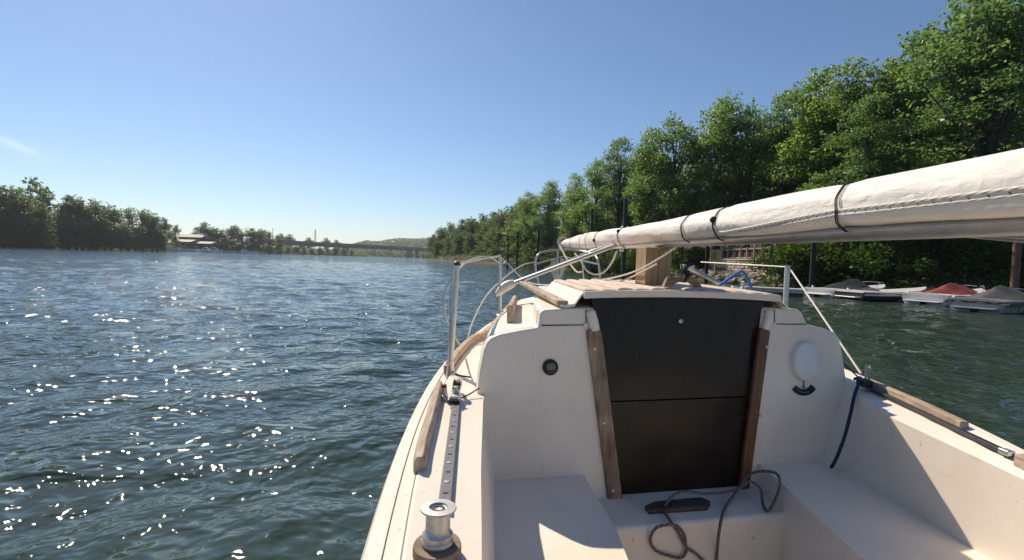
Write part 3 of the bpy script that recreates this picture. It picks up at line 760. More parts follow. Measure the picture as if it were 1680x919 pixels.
for i, (px, D, L, lab) in enumerate([(232, 255, 9, 'leftmost white boat moored below the left bank trees'), (251, 258, 8, 'boat with a pale cabin second from the left at the marina'), (268, 268, 7, 'small boat between the pale cabin boat and the sheds'), (290, 280, 8, 'white boat in front of the low shed'), (306, 284, 9, 'boat below the marina building roof'), (322, 290, 9, 'white cruiser right of the marina building'), (340, 300, 8, 'boat near the right end of the marina row'), (353, 305, 9, 'blue white boat at the right end of the sheds'), (378, 330, 7, 'lone boat below the pale tall tree'), (403, 345, 8, 'small boat below the dark tree pair'), (420, 352, 6, 'last small boat of the far shore, before the bridge')]):
    small_boat(px, D, L, lab, 'hull_white', ['hull_white', 'hull_grey', 'cover_grey'][i % 3], 0.2 * (i % 5) - .3)
small_boat(836, 108, 3.4, 'small white boat moored by the dark pilings of the right bank', ang=.4)

# ================================================================== right bank: wall, rocks, terrace, pilings, docks, boats
WX, WY0, WY1 = 21.0, 42.4, 55.0        # the wall follows the shore, facing the river
wall = thing('stone_wall', (WX, (WY0 + WY1) / 2, .9), 'pale block stone retaining wall above the rocks, under the terrace', 'wall')
ztop, zbot = 2.10, .60
m = MB(); m.box((WX + .42, (WY0 + WY1) / 2, (ztop + zbot) / 2 - .3), (.6, WY1 - WY0 - .02, ztop - zbot)); build('wall_core', m, M['earth'], wall)
m = MB(); g = random.Random(4); nrow = 6; hrow = (ztop - zbot) / nrow
for r_ in range(nrow):
    y = WY0 + g.uniform(-.2, 0)
    while y < WY1:
        w = g.uniform(.35, .75); m.box((WX + .02 + g.uniform(-.04, .04), y + w / 2, zbot + (r_ + .5) * hrow), (.24, w - .05, hrow - .045)); y += w
o = build('wall_block', m, M['stone'], wall, smooth=False); o['kind'] = 'stuff'; o['label'] = 'rows of pale stone blocks'
m = MB(); m.box((WX + .06, (WY0 + WY1) / 2, ztop + .07), (.46, WY1 - WY0 + .2, .13)); build('cap_stone', m, M['stone'], wall, smooth=False)
m = MB(); m.box((WX + 2.0, WY0 - .12, (ztop + zbot) / 2), (4.2, .24, ztop - zbot)); build('end_face', m, M['stone'], wall, smooth=False)
def rock_mesh(seed):
    bm = bmesh.new(); bmesh.ops.create_icosphere(bm, subdivisions=2, radius=.5); g = random.Random(seed)
    ax = [V((g.uniform(-1, 1), g.uniform(-1, 1), g.uniform(-1, 1))).normalized() for _ in range(7)]
    for v in bm.verts:
        for a in ax:
            d = v.co.dot(a)
            if d > .30: v.co -= a * (d - .30) * .85
        v.co.x *= 1.35; v.co.z *= .8
    me = bpy.data.meshes.new('rock'); bm.to_mesh(me); bm.free(); me.materials.append(M['rock']); return me
RK = [rock_mesh(s) for s in range(6)]; g = random.Random(8)
for i in range(120):
    t = g.random(); y = WY0 - 5 + t * 24; lay = g.random()
    sx = np.interp(y, [37, 48, 62], [21.5, 18.9, 17.0]); x = min(sx - .5 + lay * 1.7, WX - .35); z = .05 + lay * .75
    o = bpy.data.objects.new('rock', RK[i % 6]); col.objects.link(o); s = g.uniform(.45, 1.0); o.location = (x, y, z); o.scale = (s, s, s); o.rotation_euler = (g.uniform(-.5, .5), g.uniform(-.5, .5), g.uniform(0, 6))
    tag(o, 'brown grey rock in the heap below the stone wall', 'rock', 'rocks heaped below the stone wall')
# terrace railing
RX = WX + .35
rt = thing('terrace_railing', (RX, 48, ztop), 'pale wooden terrace railing above the stone wall', 'railing')
y0, y1 = 42.5, 53.5; za, zb2 = ztop + .14, ztop + 1.05
for zz, hh in ((zb2, .12), (za + .10, .10)):
    m = MB(); m.box((RX, (y0 + y1) / 2, zz), (.10, y1 - y0, hh)); build('rail', m, M['rail_wood'], rt, smooth=False)
for i in range(9):
    m = MB(); m.box((RX - .06, y0 + (y1 - y0) * i / 8, (za + zb2) / 2 + .03), (.13, .13, zb2 - za + .25)); build('post', m, M['rail_wood'], rt, smooth=False)
for i in range(8):
    m = MB(); m.box((RX + .12, y0 + (y1 - y0) * (i + .5) / 8, (za + zb2) / 2), (.05, (y1 - y0) / 8 - .06, zb2 - za - .2)); build('panel', m, M['red_dark'], rt, smooth=False)
# terrace pavilion: posts, roof, dark back
pv = thing('pavilion', (24.5, 48, ztop), 'open wooden pavilion behind the terrace railing in deep shade', 'pavilion')
for x, y in ((22.2, 43.4), (22.2, 47.0), (22.2, 50.6), (22.2, 54.2), (26.6, 43.4), (26.6, 50.6)):
    m = MB(); m.box((x, y, 3.7), (.16, .16, 3.4)); build('post', m, M['rail_wood'], pv, smooth=False)
m = MB(); m.loft([[V((21.8, y, 5.35)), V((24.6, y, 6.6)), V((27.6, y, 5.35)), V((27.6, y, 5.2)), V((21.8, y, 5.2))] for y in (42.6, 55.2)]); build('roof', m, M['wall_brown'], pv, smooth=False)
m = MB(); m.box((27.2, 49, 3.6), (.2, 12, 3.2)); build('back_wall', m, M['wall_brown'], pv, smooth=False)
m = MB(); m.box((24.4, 48.8, 1.98), (6.0, 12.8, .2)); build('floor_slab', m, M['rail_wood'], pv, smooth=False)
# yellow board on a post
c0, c1 = at_y(1166, 410, 47), at_y(1183, 432, 47)
sg = thing('notice_board', ((c0.x + c1.x) / 2, 47, .4), 'yellow board with brown lines on a post left of the terrace railing', 'sign')
bx_, bz_ = (c0.x + c1.x) / 2, (c0.z + c1.z) / 2; bw, bh = c1.x - c0.x, c0.z - c1.z
m = MB(); m.box((bx_, 47, bz_), (bw, .06, bh)); sb_ = build('board', m, M['yellow'], sg, smooth=False)
for i in range(5):
    m = MB(); m.box((bx_ - bw * .14, 46.96, bz_ + bh * (.30 - i * .125)), (bw * .36, .02, bh * .055)); build('text_line', m, M['brown'], sb_, smooth=False)
m = MB(); m.box((bx_ - bw * .42, 46.96, bz_), (bw * .05, .02, bh * .8)); build('edge_mark', m, M['brown'], sb_, smooth=False)
m = MB(); m.box((bx_, 47.1, bz_ / 2 + .2), (.10, .10, bz_ + .6)); build('post', m, M['rail_wood'], sg, smooth=False)
# pilings
def piling(px, ytop, D, r, mat, label, collar=True):
    t = at_y(px, ytop, D); e = thing('piling', (t.x, D, -.4), label, 'piling', 'pilings along the right bank')
    m = MB(); m.tube([V((t.x, D, -.8)), V((t.x + .02, D, t.z * .5)), V((t.x, D, t.z))], r, 14); build('shaft', m, M[mat], e)
    m = MB(); m.lathe(V((t.x, D, t.z)), [(r * 1.06, -.03), (r * 1.06, .03), (r * .5, .14), (.001, .17)], 14); build('cap', m, M['pile_dark'], e)
    if collar: m = MB(); m.lathe(V((t.x, D, .42)), [(r * 1.05, -.05), (r * 1.35, -.05), (r * 1.35, .05), (r * 1.05, .05)], 14); build('hoop', m, M['dark_track'], e)
for a in [(1027, 327, 46, .18, 'pile_green', 'thick dark green piling behind the mast, right of the spreader'), (972, 345, 52, .14, 'pile_green', 'tall green piling left of the thick green one'), (884, 377, 66, .13, 'pile_dark', 'dark piling above the bow pulpit'), (850, 382, 74, .12, 'pile_dark', 'dark piling left of the pulpit'), (834, 388, 82, .12, 'pile_dark', 'leftmost dark piling on the right bank'),
          (1336, 386, 33, .16, 'pile_dark', 'dark post between the terrace shrubs and the charcoal covered boat'), (1671, 371, 30, .20, 'pile_rust', 'rusty brown piling at the right edge'), (1161, 396, 44, .15, 'pile_dark', 'dark post just left of the yellow board')]: piling(*a)
# docks with planks
def dock(a, b_, w, z, label, edge, n):
    a, b_ = V(a), V(b_); d = (b_ - a).normalized(); s = V((d.y, -d.x, 0)); L = (b_ - a).length
    e = thing('floating_dock', ((a.x + b_.x) / 2, (a.y + b_.y) / 2, -.05), label, 'dock')
    m = MB(); m.bar(a + V((0, 0, z - .13)), b_ + V((0, 0, z - .13)), w, .16); build('frame', m, M[edge], e, smooth=False)
    m = MB(); m.bar(a.lerp(b_, .02) + V((0, 0, z - .33)), a.lerp(b_, .98) + V((0, 0, z - .33)), w * .8, .22); build('float', m, M['hull_dark'], e, smooth=False)
    for i in range(n):
        p = a.lerp(b_, (i + .5) / n); m = MB(); m.bar(p - s * w / 2 + V((0, 0, z - .02)), p + s * w / 2 + V((0, 0, z - .02)), L / n - .03, .05); build('plank', m, M['dock'] if edge != 'dock_white' else M['dock_white'], e, smooth=False)
dA, dB = at_z(1222, 470, .40), at_z(1336, 475, .40)
dock((dA.x, dA.y, 0), (dB.x - .6, dB.y, 0), 1.4, .40, 'white edged floating dock below the rocks', 'dock_white', 30)
dA, dB = at_z(1425, 479, .42), at_z(1530, 486, .42)
dock((dA.x, dA.y + 1.0, 0), (dB.x + 9, dB.y - 1.5, 0), 1.6, .45, 'tan plank dock behind the covered boats', 'dock', 40)

def motor_boat(name, stern, bow, beam, fb, hullm, bandm, coverm, label, prof, deckm='hull_white', rail=True):
    """hull loft in the boat's own axes (x forward), cover lofted over it from prof [(t, half width, height)]"""
    a, b_ = V(stern), V(bow); d = b_ - a; L = d.length; ang = math.atan2(d.y, d.x)
    e = thing(name, (0, 0, 0), label, 'boat')
    rings = []; HW = beam / 2
    for t, w, sh, ch in ((0, .92, 0, .80), (.02, .94, 0, .82), (.3, 1.0, 0, .84), (.55, .98, .05, .76), (.75, .78, .12, .5), (.9, .42, .20, .22), (1.0, .03, .26, .02)):
        rings.append([V((t * L, -w * HW, fb + sh)), V((t * L, -w * HW * .99, fb * .62 + sh * .7)), V((t * L, -ch * HW, .02 + sh * .5)), V((t * L, 0, -.25 + sh)), V((t * L, ch * HW, .02 + sh * .5)), V((t * L, w * HW * .99, fb * .62 + sh * .7)), V((t * L, w * HW, fb + sh))])
    m = MB(); m.loft(rings); build('hull', m, M[hullm], e, bevel=.02, angle=40)
    m = MB()
    for s in (-1, 1):
        m.loft([[V((t * L, s * (w * HW * .995 + .012), z + sh * .8)) for z in (fb * .62, fb * .80)] + [V((t * L, s * w * HW * .97, z + sh * .8)) for z in (fb * .80, fb * .62)] for t, w, sh in ((.01, .93, 0), (.3, 1.0, 0), (.55, .98, .05), (.75, .78, .12), (.9, .42, .2))])
    build('side_band', m, M[bandm], e, smooth=False)
    m = MB(); m.loft([[V((t * L, -w * HW - .03, fb + sh - .03)), V((t * L, -w * HW - .03, fb + sh + .03)), V((t * L, 0, fb + sh + .08)), V((t * L, w * HW + .03, fb + sh + .03)), V((t * L, w * HW + .03, fb + sh - .03))] for t, w, sh in ((-.01, .90, 0), (.3, 1.0, 0), (.55, .98, .05), (.75, .78, .12), (.9, .42, .20), (1.01, .03, .26))]); build('deck', m, M[deckm], e)
    if coverm:
        rr_ = []
        gj = random.Random(len(label)); tt_ = np.linspace(prof[0][0], prof[-1][0], 22)
        hs_ = np.interp(tt_, [p_[0] for p_ in prof], [p_[2] for p_ in prof]); ws_ = np.interp(tt_, [p_[0] for p_ in prof], [p_[1] for p_ in prof])
        for t, w, h in zip(tt_, ws_, hs_):
            rr_.append([V((t * L + .03 * math.sin(9 * y_), y_ * HW * w, fb - .04 + (h * (1 - abs(y_) ** 1.25) - .07 * math.sin(math.pi * min(1, abs(y_) * 1.3)) * abs(math.sin(t * 12.5)) + gj.uniform(-.018, .018)))) for y_ in np.linspace(-1, 1, 15)])
        m = MB(); m.loft(rr_, closed=False, cap=False)
        # valance
        for s in (0, -1): m.loft([[r_[s], r_[s] + V((0, 0, -.14))] for r_ in rr_], closed=False, cap=False)
        m.loft([rr_[0], [V((p.x - .04, p.y, fb - .12)) for p in rr_[0]]], closed=False, cap=False)
        build('canvas_cover', m, M[coverm], e)
    m = MB(); m.box((-.16, 0, .16), (.36, beam * .72, .05)); build('swim_platform', m, M[deckm], e, bevel=.02)
    m = MB(); m.loft([[V((x, y_, z)) for x, z in ((-.34, -.15), (-.06, -.15), (.0, fb * .35), (-.10, fb * .35))] for y_ in (-.10, .10)]); build('outdrive', m, M['hull_dark'], e, bevel=.02)
    for s in (-1, 1) if rail else ():
        m = MB(); m.tube(curve_pts([V((.62 * L, s * HW * .80, fb + .05)), V((.72 * L, s * HW * .70, fb + .35)), V((.88 * L, s * HW * .36, fb + .45)), V((.97 * L, s * .08, fb + .42))], 5), .016, 6); build('bow_rail', m, M['steel'], e)
    for t in (.18, .52):
        m = MB(); m.lathe(V((t * L, HW * 1.0 + .09, .10)), [(.001, 0), (.06, .03), (.075, .10), (.075, .36), (.05, .43), (.02, .46), (.001, .46)], 12); build('fender', m, M['hull_white'], e)
    if coverm:
        for t in (.15, .5, .7):
            m = MB(); w_ = np.interp(t, [p_[0] for p_ in prof], [p_[1] for p_ in prof]) * HW
            m.tube([V((t * L, -w_ - .02, fb - .16)), V((t * L + .05, -w_ * .97, .12))], .012, 5); m.tube([V((t * L, w_ + .02, fb - .16)), V((t * L + .05, w_ * .97, .12))], .012, 5); build('cover_strap', m, M['hull_dark'], e)
    m = MB(); m.tube(curve_pts([V((.04 * L, HW * .8, fb + .06)), V((-.05 * L, HW * 1.3, fb - .10)), V((-.08 * L, HW * 1.9, .36))], 5), .014, 5); build('mooring_line', m, M['rope_white'], e)
    e.location = (a.x, a.y, 0); e.rotation_euler = (0, 0, ang); return e
tent = [(.02, .98, .06), (.12, 1.0, .20), (.30, 1.0, .36), (.40, 1.0, .60), (.43, 1.0, .62), (.60, .95, .52), (.72, .85, .46), (.80, .70, .16), (.90, .45, .05)]
s0 = at_z(1516, 500, 0); motor_boat('speedboat', (s0.x, s0.y, 0), (s0.x + 4.6, s0.y + 2.3, 0), 2.0, .46, 'hull_white', 'hull_grey', 'cover_red', 'white speedboat under a dark red canvas cover', tent)
s0 = at_z(1600, 512, 0); motor_boat('speedboat', (s0.x, s0.y, 0), (s0.x + 4.3, s0.y + 2.2, 0), 1.9, .46, 'hull_grey', 'hull_dark', 'cover_grey', 'speedboat fully wrapped in a grey canvas cover beside the brown piling', [(.0, 1.06, .05), (.12, 1.06, .22), (.30, 1.06, .50), (.40, 1.06, .66), (.55, 1.03, .56), (.75, .85, .46), (.95, .25, .10)], 'hull_grey')
s0 = at_z(1342, 487, 0); motor_boat('speedboat', (s0.x, s0.y, 0), (s0.x + 4.6, s0.y + 1.6, 0), 2.0, .42, 'hull_white', 'hull_dark', 'cover_black', 'speedboat under a charcoal canvas cover beside the dark post', [(.02, .98, .08), (.15, 1.0, .24), (.35, 1.0, .48), (.48, 1.0, .66), (.62, .95, .60), (.70, .8, .3), (.95, .2, .05)])
s0 = at_z(1394, 492, 0); motor_boat('speedboat', (s0.x, s0.y, 0), (s0.x + 4.4, s0.y + .9, 0), 1.7, .42, 'hull_dark', 'hull_white', 'cover_grey', 'low white decked boat with a dark hull and short grey cover', [(.03, .9, .06), (.10, .95, .18), (.25, .95, .26), (.36, .85, .20), (.42, .5, .04)], rail=False)

# ================================================================== the sailboat
boat = thing('sailboat', (0.66, 2.0, 0.0), 'cream white sailboat filling the foreground, with wooden companionway trim and lowered mast', 'sailboat')
V = Vector

def smooth_poly(pts, n=6):
    return curve_pts(pts, n)
# ---- plan lines (z = height over water)
gl = [V((-0.02, -1.7, .9)), at_z(608, 919, .9), at_z(637, 777, .9), at_z(657, 715, .9), at_z(687, 659, .9), at_z(707, 620, .905), at_z(730, 594, .91),
      at_z(754, 568, .92), at_z(783, 544, .935), at_z(806, 532, .95), V((0.03, 4.6, .985)), V((0.26, 5.5, 1.02)), V((0.46, 6.25, 1.05))]
gr = [V((1.36, -1.7, .9)), V((1.44, 0.6, .9)), at_z(1680, 745, .9), at_z(1582, 696, .9), at_z(1500, 655, .9), at_z(1420, 613, .905), V((1.70, 3.0, .925)), V((1.56, 3.6, .95)),
      V((1.18, 4.6, .985)), V((0.76, 5.5, 1.02)), V((0.48, 6.25, 1.05))]
gl.sort(key=lambda p: p.y); gr.sort(key=lambda p: p.y)
def fair(line, deg):
    """a fair curve through the measured points"""
    yy = np.array([p.y for p in line]); xx = np.array([p.x for p in line]); zz = np.array([p.z for p in line])
    w = np.where((yy > .8) & (yy < 3.7), 3.0, 1.0); c = np.polyfit(yy, xx, deg, w=w); ys_ = np.linspace(-1.7, 6.25, 90)
    return [V((float(np.polyval(c, t)), float(t), float(np.interp(t, yy, zz)))) for t in ys_]
gl, gr = fair(gl, 4), fair(gr, 4)
dl = [V((0.05, -1.7, .9)), at_z(791, 919, .9), at_z(789, 767, .9), at_z(793, 655, .9), V((-0.06, 3.0, .92)), V((0.2, 4.6, .97)), V((0.45, 6.2, 1.04))]
dr = [V((1.28, -1.7, .87)), V((1.31, 0.6, .87)), at_z(1680, 787, .87), at_z(1458, 683, .895), at_z(1390, 633, .9), V((1.46, 3.0, .92)), V((1.0, 4.6, .97)), V((0.49, 6.2, 1.04))]
wl_ = [V((0.06, -1.7, .59)), at_z(812, 919, .59), at_z(812, 793, .59), V((-.05, 2.6, .59))]
wr_ = [V((1.31, -1.7, .59)), at_z(1624, 918, .60), at_z(1480, 828, .59), at_z(1359, 763, .59), V((1.3, 2.6, .59))]
sl_ = [V((0.42, -1.7, .59)), at_z(1030, 919, .59), at_z(1015, 874, .59), at_z(967, 797, .59), V((0.26, 2.6, .59))]
sr_ = [V((0.97, -1.7, .59)), at_z(1385, 890, .59), at_z(1282, 793, .59), V((1.05, 2.6, .59))]

ys = sorted(set([round(-1.7 + 0.12 * i, 3) for i in range(67)] + [2.6, 2.62]))
ys = [y for y in ys if y <= 6.24]
sections = []
for y in ys:
    a, b = lerp_y(gl, y), lerp_y(gr, y)
    L, Rr = lerp_y(dl, y), lerp_y(dr, y)
    zl, zr = a.z, b.z
    mid = (a.x + b.x) / 2; half = (b.x - a.x) / 2
    tub = y < 2.61
    if not tub:
        L.z = zl + .012; Rr.z = zr + .012
    k = min(1, half / 0.5)
    def row():
        out = [V((mid - half * .45, y, -.42)), V((mid - half * .90, y, .15)), V((a.x + .012 * k, y, zl - .10)), V((a.x - .012 * k, y, zl - .085)), V((a.x - .012 * k, y, zl - .03)), V((a.x, y, zl)),
               V((a.x + .055 * k, y, zl)), V((a.x + .07 * k, y, zl + .012 * k)), L]
        if tub:
            w, s_ = lerp_y(wl_, y), lerp_y(sl_, y); w2, s2 = lerp_y(wr_, y), lerp_y(sr_, y)
            out += [w, s_, V((s_.x + .03, y, .14)), V((s2.x - .03, y, .14)), s2, w2]
        else:
            out += [L.lerp(Rr, t) + V((0, 0, 0.02)) for t in (.15, .3, .4, .6, .7, .85)]
        out += [Rr, V((b.x - .045 * k, y, zr + .008 * k)), V((b.x - .035 * k, y, zr)), V((b.x, y, zr)), V((b.x + .012 * k, y, zr - .03)), V((b.x + .012 * k, y, zr - .085)), V((b.x - .012 * k, y, zr - .10)), V((mid + half * .90, y, .15)), V((mid + half * .45, y, -.42))]
        return out
    sections.append(row())
mb = MB(); mb.loft(sections, closed=False, cap=False)
n0 = len(sections[0])
mb.f.append(tuple(range(n0)))          # transom
tag(build('hull', mb, M['gel'], boat, bevel=.022, seg=4, angle=32), 'cream hull and deck with cockpit seats and footwell')

for off, zz, nm in ((.062, .0065, 'gunwale_seam'), (.030, .0015, 'gunwale_seam')):
    m = MB(); m.tube([V((p.x + off, p.y, p.z + zz)) for p in gl if -1.2 < p.y < 3.4], .0016 if off > .05 else .0011, 5); build(nm, m, M['dark_track'], boat)
# ---- bulkhead plane (raked, slightly turned)
pL, pR = at_y(812, 793, 1.85), at_y(1359, 763, 2.17)
ex = (pR - pL); ex.z = 0; ex.normalize()
fw = V((-ex.y, ex.x, 0)); upv = (V((0, 0, 1)) + fw * .10).normalized()
nb = ex.cross(upv).normalized()
def B(px, py, off=0.0):
    """pixel on the bulkhead plane, moved towards the cockpit by off"""
    p = on_plane(px, py, pL, nb); return p + (-fw) * off
bl = [(782, 653), (787, 612), (794, 576), (799, 562), (806, 554), (822, 548.5), (850, 543), (881, 538.5), (884, 536), (887, 512), (893, 508), (923, 506.5), (966, 505)]
br = [(1262, 505), (1300, 506.5), (1311, 508), (1317, 513), (1325, 532), (1332, 534), (1356, 540), (1370, 545.5), (1378, 555), (1383, 580), (1389, 622)]
opl = [(975, 488), (1006, 832)]; opr = [(1253, 494), (1216, 812)]
left = [B(*p) for p in bl] + [B(975, 505), B(1006, 832), B(1012, 930), B(800, 930)]
right = [B(*p) for p in br] + [B(1402, 930), B(1210, 930), B(1216, 812), B(1252, 505)]
mb = MB()
mb.prism(left, fw * .05); mb.prism(right, fw * .05)
mb.prism([B(1006, 826), B(1216, 806), B(1212, 930), B(1011, 930)], fw * .048)
tag(build('bulkhead', mb, M['gel'], boat, bevel=.010, seg=3, angle=35), 'cream cabin bulkhead facing the cockpit')
# ---- cabin trunk, lofted forward from the bulkhead outline
ol = [B(*p) for p in bl]; orr = [B(*p) for p in br]
rim = [V((ol[0].x, ol[0].y, .80))] + ol + [V((orr[0].x - .01, orr[0].y, orr[0].z))] + orr + [V((orr[-1].x, orr[-1].y, .80))]
rim = [p + fw * .045 for p in rim]
ctr = lambda y: .66 - .05 * (y - 2.05)
def station(t, y1):
    out = []
    for p in rim:
        y = p.y + (y1 - p.y) * t
        x0, c0 = p.x, ctr(p.y)
        gx = lerp_y(gl, y).x if x0 < c0 else lerp_y(gr, y).x
        base = lerp_y(gl, p.y).x if x0 < c0 else lerp_y(gr, p.y).x
        s = (gx - ctr(y)) / (base - ctr(p.y))
        s = min(s, 1.05) * (1 - .10 * t)
        z = p.z + .03 * t - (.10 * max(0, t - .6) / .4 if p.z > .95 else 0)
        out.append(V((ctr(y) + (x0 - c0) * s, y, z)))
    return out
mb = MB(); rings = [station(t, 4.6) for t in (0, .12, .25, .4, .55, .7, .85, 1.0)]
mb.loft(rings, closed=False, cap=False); mb.f.append(tuple(range(len(mb.v) - len(rim), len(mb.v))))
tag(build('cabin', mb, M['gel'], boat, bevel=.010, seg=3, angle=28), 'cream cabin trunk with stepped shoulders')
# seam lines of the cabin liner on each shoulder, with the small corner bracket
for pts, br_ in (([(888, 534), (925, 533.5), (961, 533)], (960, 534)), ([(1322, 532), (1295, 532), (1270, 531.5)], (1269, 532))):
    m2 = MB(); m2.tube([B(x, y, .002) for x, y in pts] + [B(pts[-1][0], 508, .002)], .0022, 5)
    s_ = build('seam_strip', m2, M['dark_track'], boat)
    m2 = MB(); c = B(*br_, .004); m2.box(c, (.016, .008, .018)); build('bracket', m2, M['white_plastic'], s_, bevel=.002)
# rounded inner lips on both sides of the companionway
for a, b_ in (((968, 512), (975, 541)), ((1260, 512), (1254, 540))):
    m2 = MB(); m2.tube([B(*a, .004), B((a[0] + b_[0]) / 2, (a[1] + b_[1]) / 2, .012), B(*b_, .006)], .020, 12)
    build('jamb_lip', m2, M['gel'], boat)

# ---- companionway boards (two), set back inside the opening
def quadprism(q, depth):
    m = MB(); m.prism(q, depth); return m
b1 = build('companionway_board', quadprism([B(972, 487, -.010), B(1258, 492, -.010), B(1236, 651.2, -.010), B(986, 660.4, -.010)], fw * .018), M['board'], boat, bevel=.002)
b2 = build('companionway_board', quadprism([B(986, 662, -.012), B(1236, 652.8, -.012), B(1212, 812, -.012), B(1000, 833, -.012)], fw * .018), M['board'], boat, bevel=.002)
m2 = MB(); m2.lathe(B(1117.5, 527, -.004), [(.0095, -.006), (.0095, .004), (.007, .006), (.0001, .0062)], 16, -fw)
lk = build('lock', m2, M['steel'], b1); 
m2 = MB(); m2.box(B(1117.5, 527, .003), (.010, .002, .0025)); build('keyway', m2, M['black'], lk)
m2 = MB(); m2.box(B(1117.5, 517.5, -.006), (.024, .004, .005)); build('latch_slot', m2, M['black'], b1)
# ---- wooden trims
def trim(q, mat, screws, label):
    o = build('trim_board', quadprism([B(x, y, .018) for x, y in q], fw * .022), mat, boat, bevel=.006, seg=3)
    o['label'] = label
    for x, y in screws:
        m = MB(); m.lathe(B(x, y, .018), [(.0055, -.004), (.0055, .001), (.003, .002), (.0001, .0022)], 12, -fw); build('screw', m, M['steel'], o)
trim([(961, 544), (964, 540), (981, 539), (985, 543), (1020, 823), (1016, 828), (1001, 829), (997, 825)], M['teak_grey'], [(973, 571.5), (988, 692), (1003, 802)], 'weathered grey teak trim on the left of the companionway')
trim([(1243, 541), (1246, 538), (1257, 538), (1260, 542), (1224, 811), (1220, 814), (1212, 814), (1209, 810)], M['teak_red'], [(1253, 568), (1243, 680)], 'reddish brown teak trim on the right of the companionway')
# ---- threshold block and bridge deck
zb = .5
q = [at_z(1013, 868, zb), at_z(1262, 845, zb)]
mb = MB(); fr = [q[0].lerp(q[1], -.25), q[0].lerp(q[1], 1.25)]
bk = [fr[0] + fw * .35, fr[1] + fw * .35]
mb.prism([fr[0], fr[1], bk[1], bk[0]], V((0, 0, -.40)))
build('bridge_deck', mb, M['gel'], boat, bevel=.02, seg=4)
mb = MB(); mb.prism([at_z(1058, 829, zb + .016), at_z(1065, 837, zb + .016), at_z(1160, 831, zb + .016), at_z(1166, 822, zb + .016), at_z(1150, 815, zb + .016), at_z(1075, 822, zb + .016)], V((0, 0, -.02)))
build('threshold_block', mb, M['dark_wood'], boat, bevel=.003)

# ---- sliding hatch with slats
hz = 1.298
lipL, lipR = B(954, 478, .02), B(1273, 479, .02)
hl = V((lipL.x, lipL.y, hz - .01)); hr = V((lipR.x, lipR.y, hz - .01))
hdir = V((-.05, 1, 0)).normalized(); HLEN = .95
def hcamber(t): return .011 * (1 - (2 * t - 1) ** 2)
NS = 21
prof = []
for i in range(NS):
    t = i / (NS - 1); p = hl.lerp(hr, t); p.z = hz - .012 + hcamber(t); prof.append(p)
flL = [prof[0] + V((-.014, 0, -.018)), prof[0] + V((-.030, .0, -.045)), prof[0] + V((-.058, .005, -.052)), prof[0] + V((-.085, .01, -.050))]
flR = [prof[-1] + V((.012, 0, -.018)), prof[-1] + V((.022, 0, -.040)), prof[-1] + V((.045, 0, -.045))]
topline = flL[::-1] + prof + flR
def thick(line, dz): return line + [p + V((0, 0, -dz)) for p in reversed(line)]
mb = MB(); ring0 = thick(topline, .012)
mb.loft([[p + hdir * s for p in ring0] for s in (0, .3, .6, HLEN)])
hatch = build('sliding_hatch', mb, M['gel'], boat, bevel=.003)
hatch['label'] = 'cream sliding hatch topped with pale wooden slats'
mb = MB(); lip = [p + V((0, 0, .003)) for p in prof]; lipb = [p + V((0, 0, -.024)) for p in reversed(prof)]
mb.prism(lip + lipb, -fw * .016); build('hatch_lip', mb, M['gel'], hatch, bevel=.004, seg=3)
# slats (fore and aft) on the hatch
ns = 12
for i in range(ns):
    t = (i + .5) / ns; p = hl.lerp(hr, t); p.z = hz - .012 + hcamber(t)
    w = (hr - hl).length / ns * .86
    m = MB(); rings = []
    jit = random.uniform(-.012, .012)
    for s in (.012 + jit, .03 + jit, .3, .6, HLEN - .03):
        e = .6 if s < .02 else 1
        rings.append([p + hdir * s + V((x * w, 0, z)) for x, z in ((-.5, 0), (-.5, .006 * e), (-.32, .011 * e), (0, .013 * e), (.32, .011 * e), (.5, .006 * e), (.5, 0))])
    m.loft(rings); build('slat', m, M['slat'], hatch)
# wooden handle with arched grip
def at_h(px, py, y): return at_y(px, py, y)
ho = [(1089, 471), (1096, 454), (1142, 455.5), (1153, 472), (1140, 472), (1134, 465), (1121, 461.5), (1108, 465), (1102, 471)]
mb = MB(); mb.prism([at_y(x, y, 2.10) for x, y in ho], V((0, .035, 0)))
build('hatch_handle', mb, M['handle_wood'], hatch, bevel=.003)
# hatch runner (wood) left and right
for a, b_ in (((926, 502), (871, 477)), ((1283, 499), (1268, 484))):
    p0 = B(*a, -.02); p0.z = 1.238; p1 = p0 + V((-.14 if a[0] < 1000 else -.02, 1.05, .03)); 
    m = MB(); m.bar(p0, p1, .045, .022); build('hatch_runner', m, M['teak_y'], boat, bevel=.005)

# ---- grab rail on the cabin top: bar on five feet with gaps
g0, g1 = at_z(838, 527, 1.135), at_z(843, 487, 1.20)
g0 = at_z(836, 529, 1.135); g1 = V((g0.x + .025, g0.y + .75, 1.125))
gd = (g1 - g0).normalized()
mb = MB()
mb.loft([[g0 + gd * s + V((x, 0, z)) for x, z in ((-.014, .040), (-.016, .062), (-.008, .074), (.008, .074), (.016, .062), (.014, .040))] for s in (0, .02, .4, .72, .75)])
gr_ = build('grab_rail', mb, M['teak_y'], boat, bevel=.003)
for i in range(6):
    s = .02 + i * .14
    m = MB(); m.bar(g0 + gd * (s - .02) + V((0, 0, .02)), g0 + gd * (s + .05) + V((0, 0, .02)), .026, .046); build('rail_foot', m, M['teak_y'], gr_, bevel=.004)

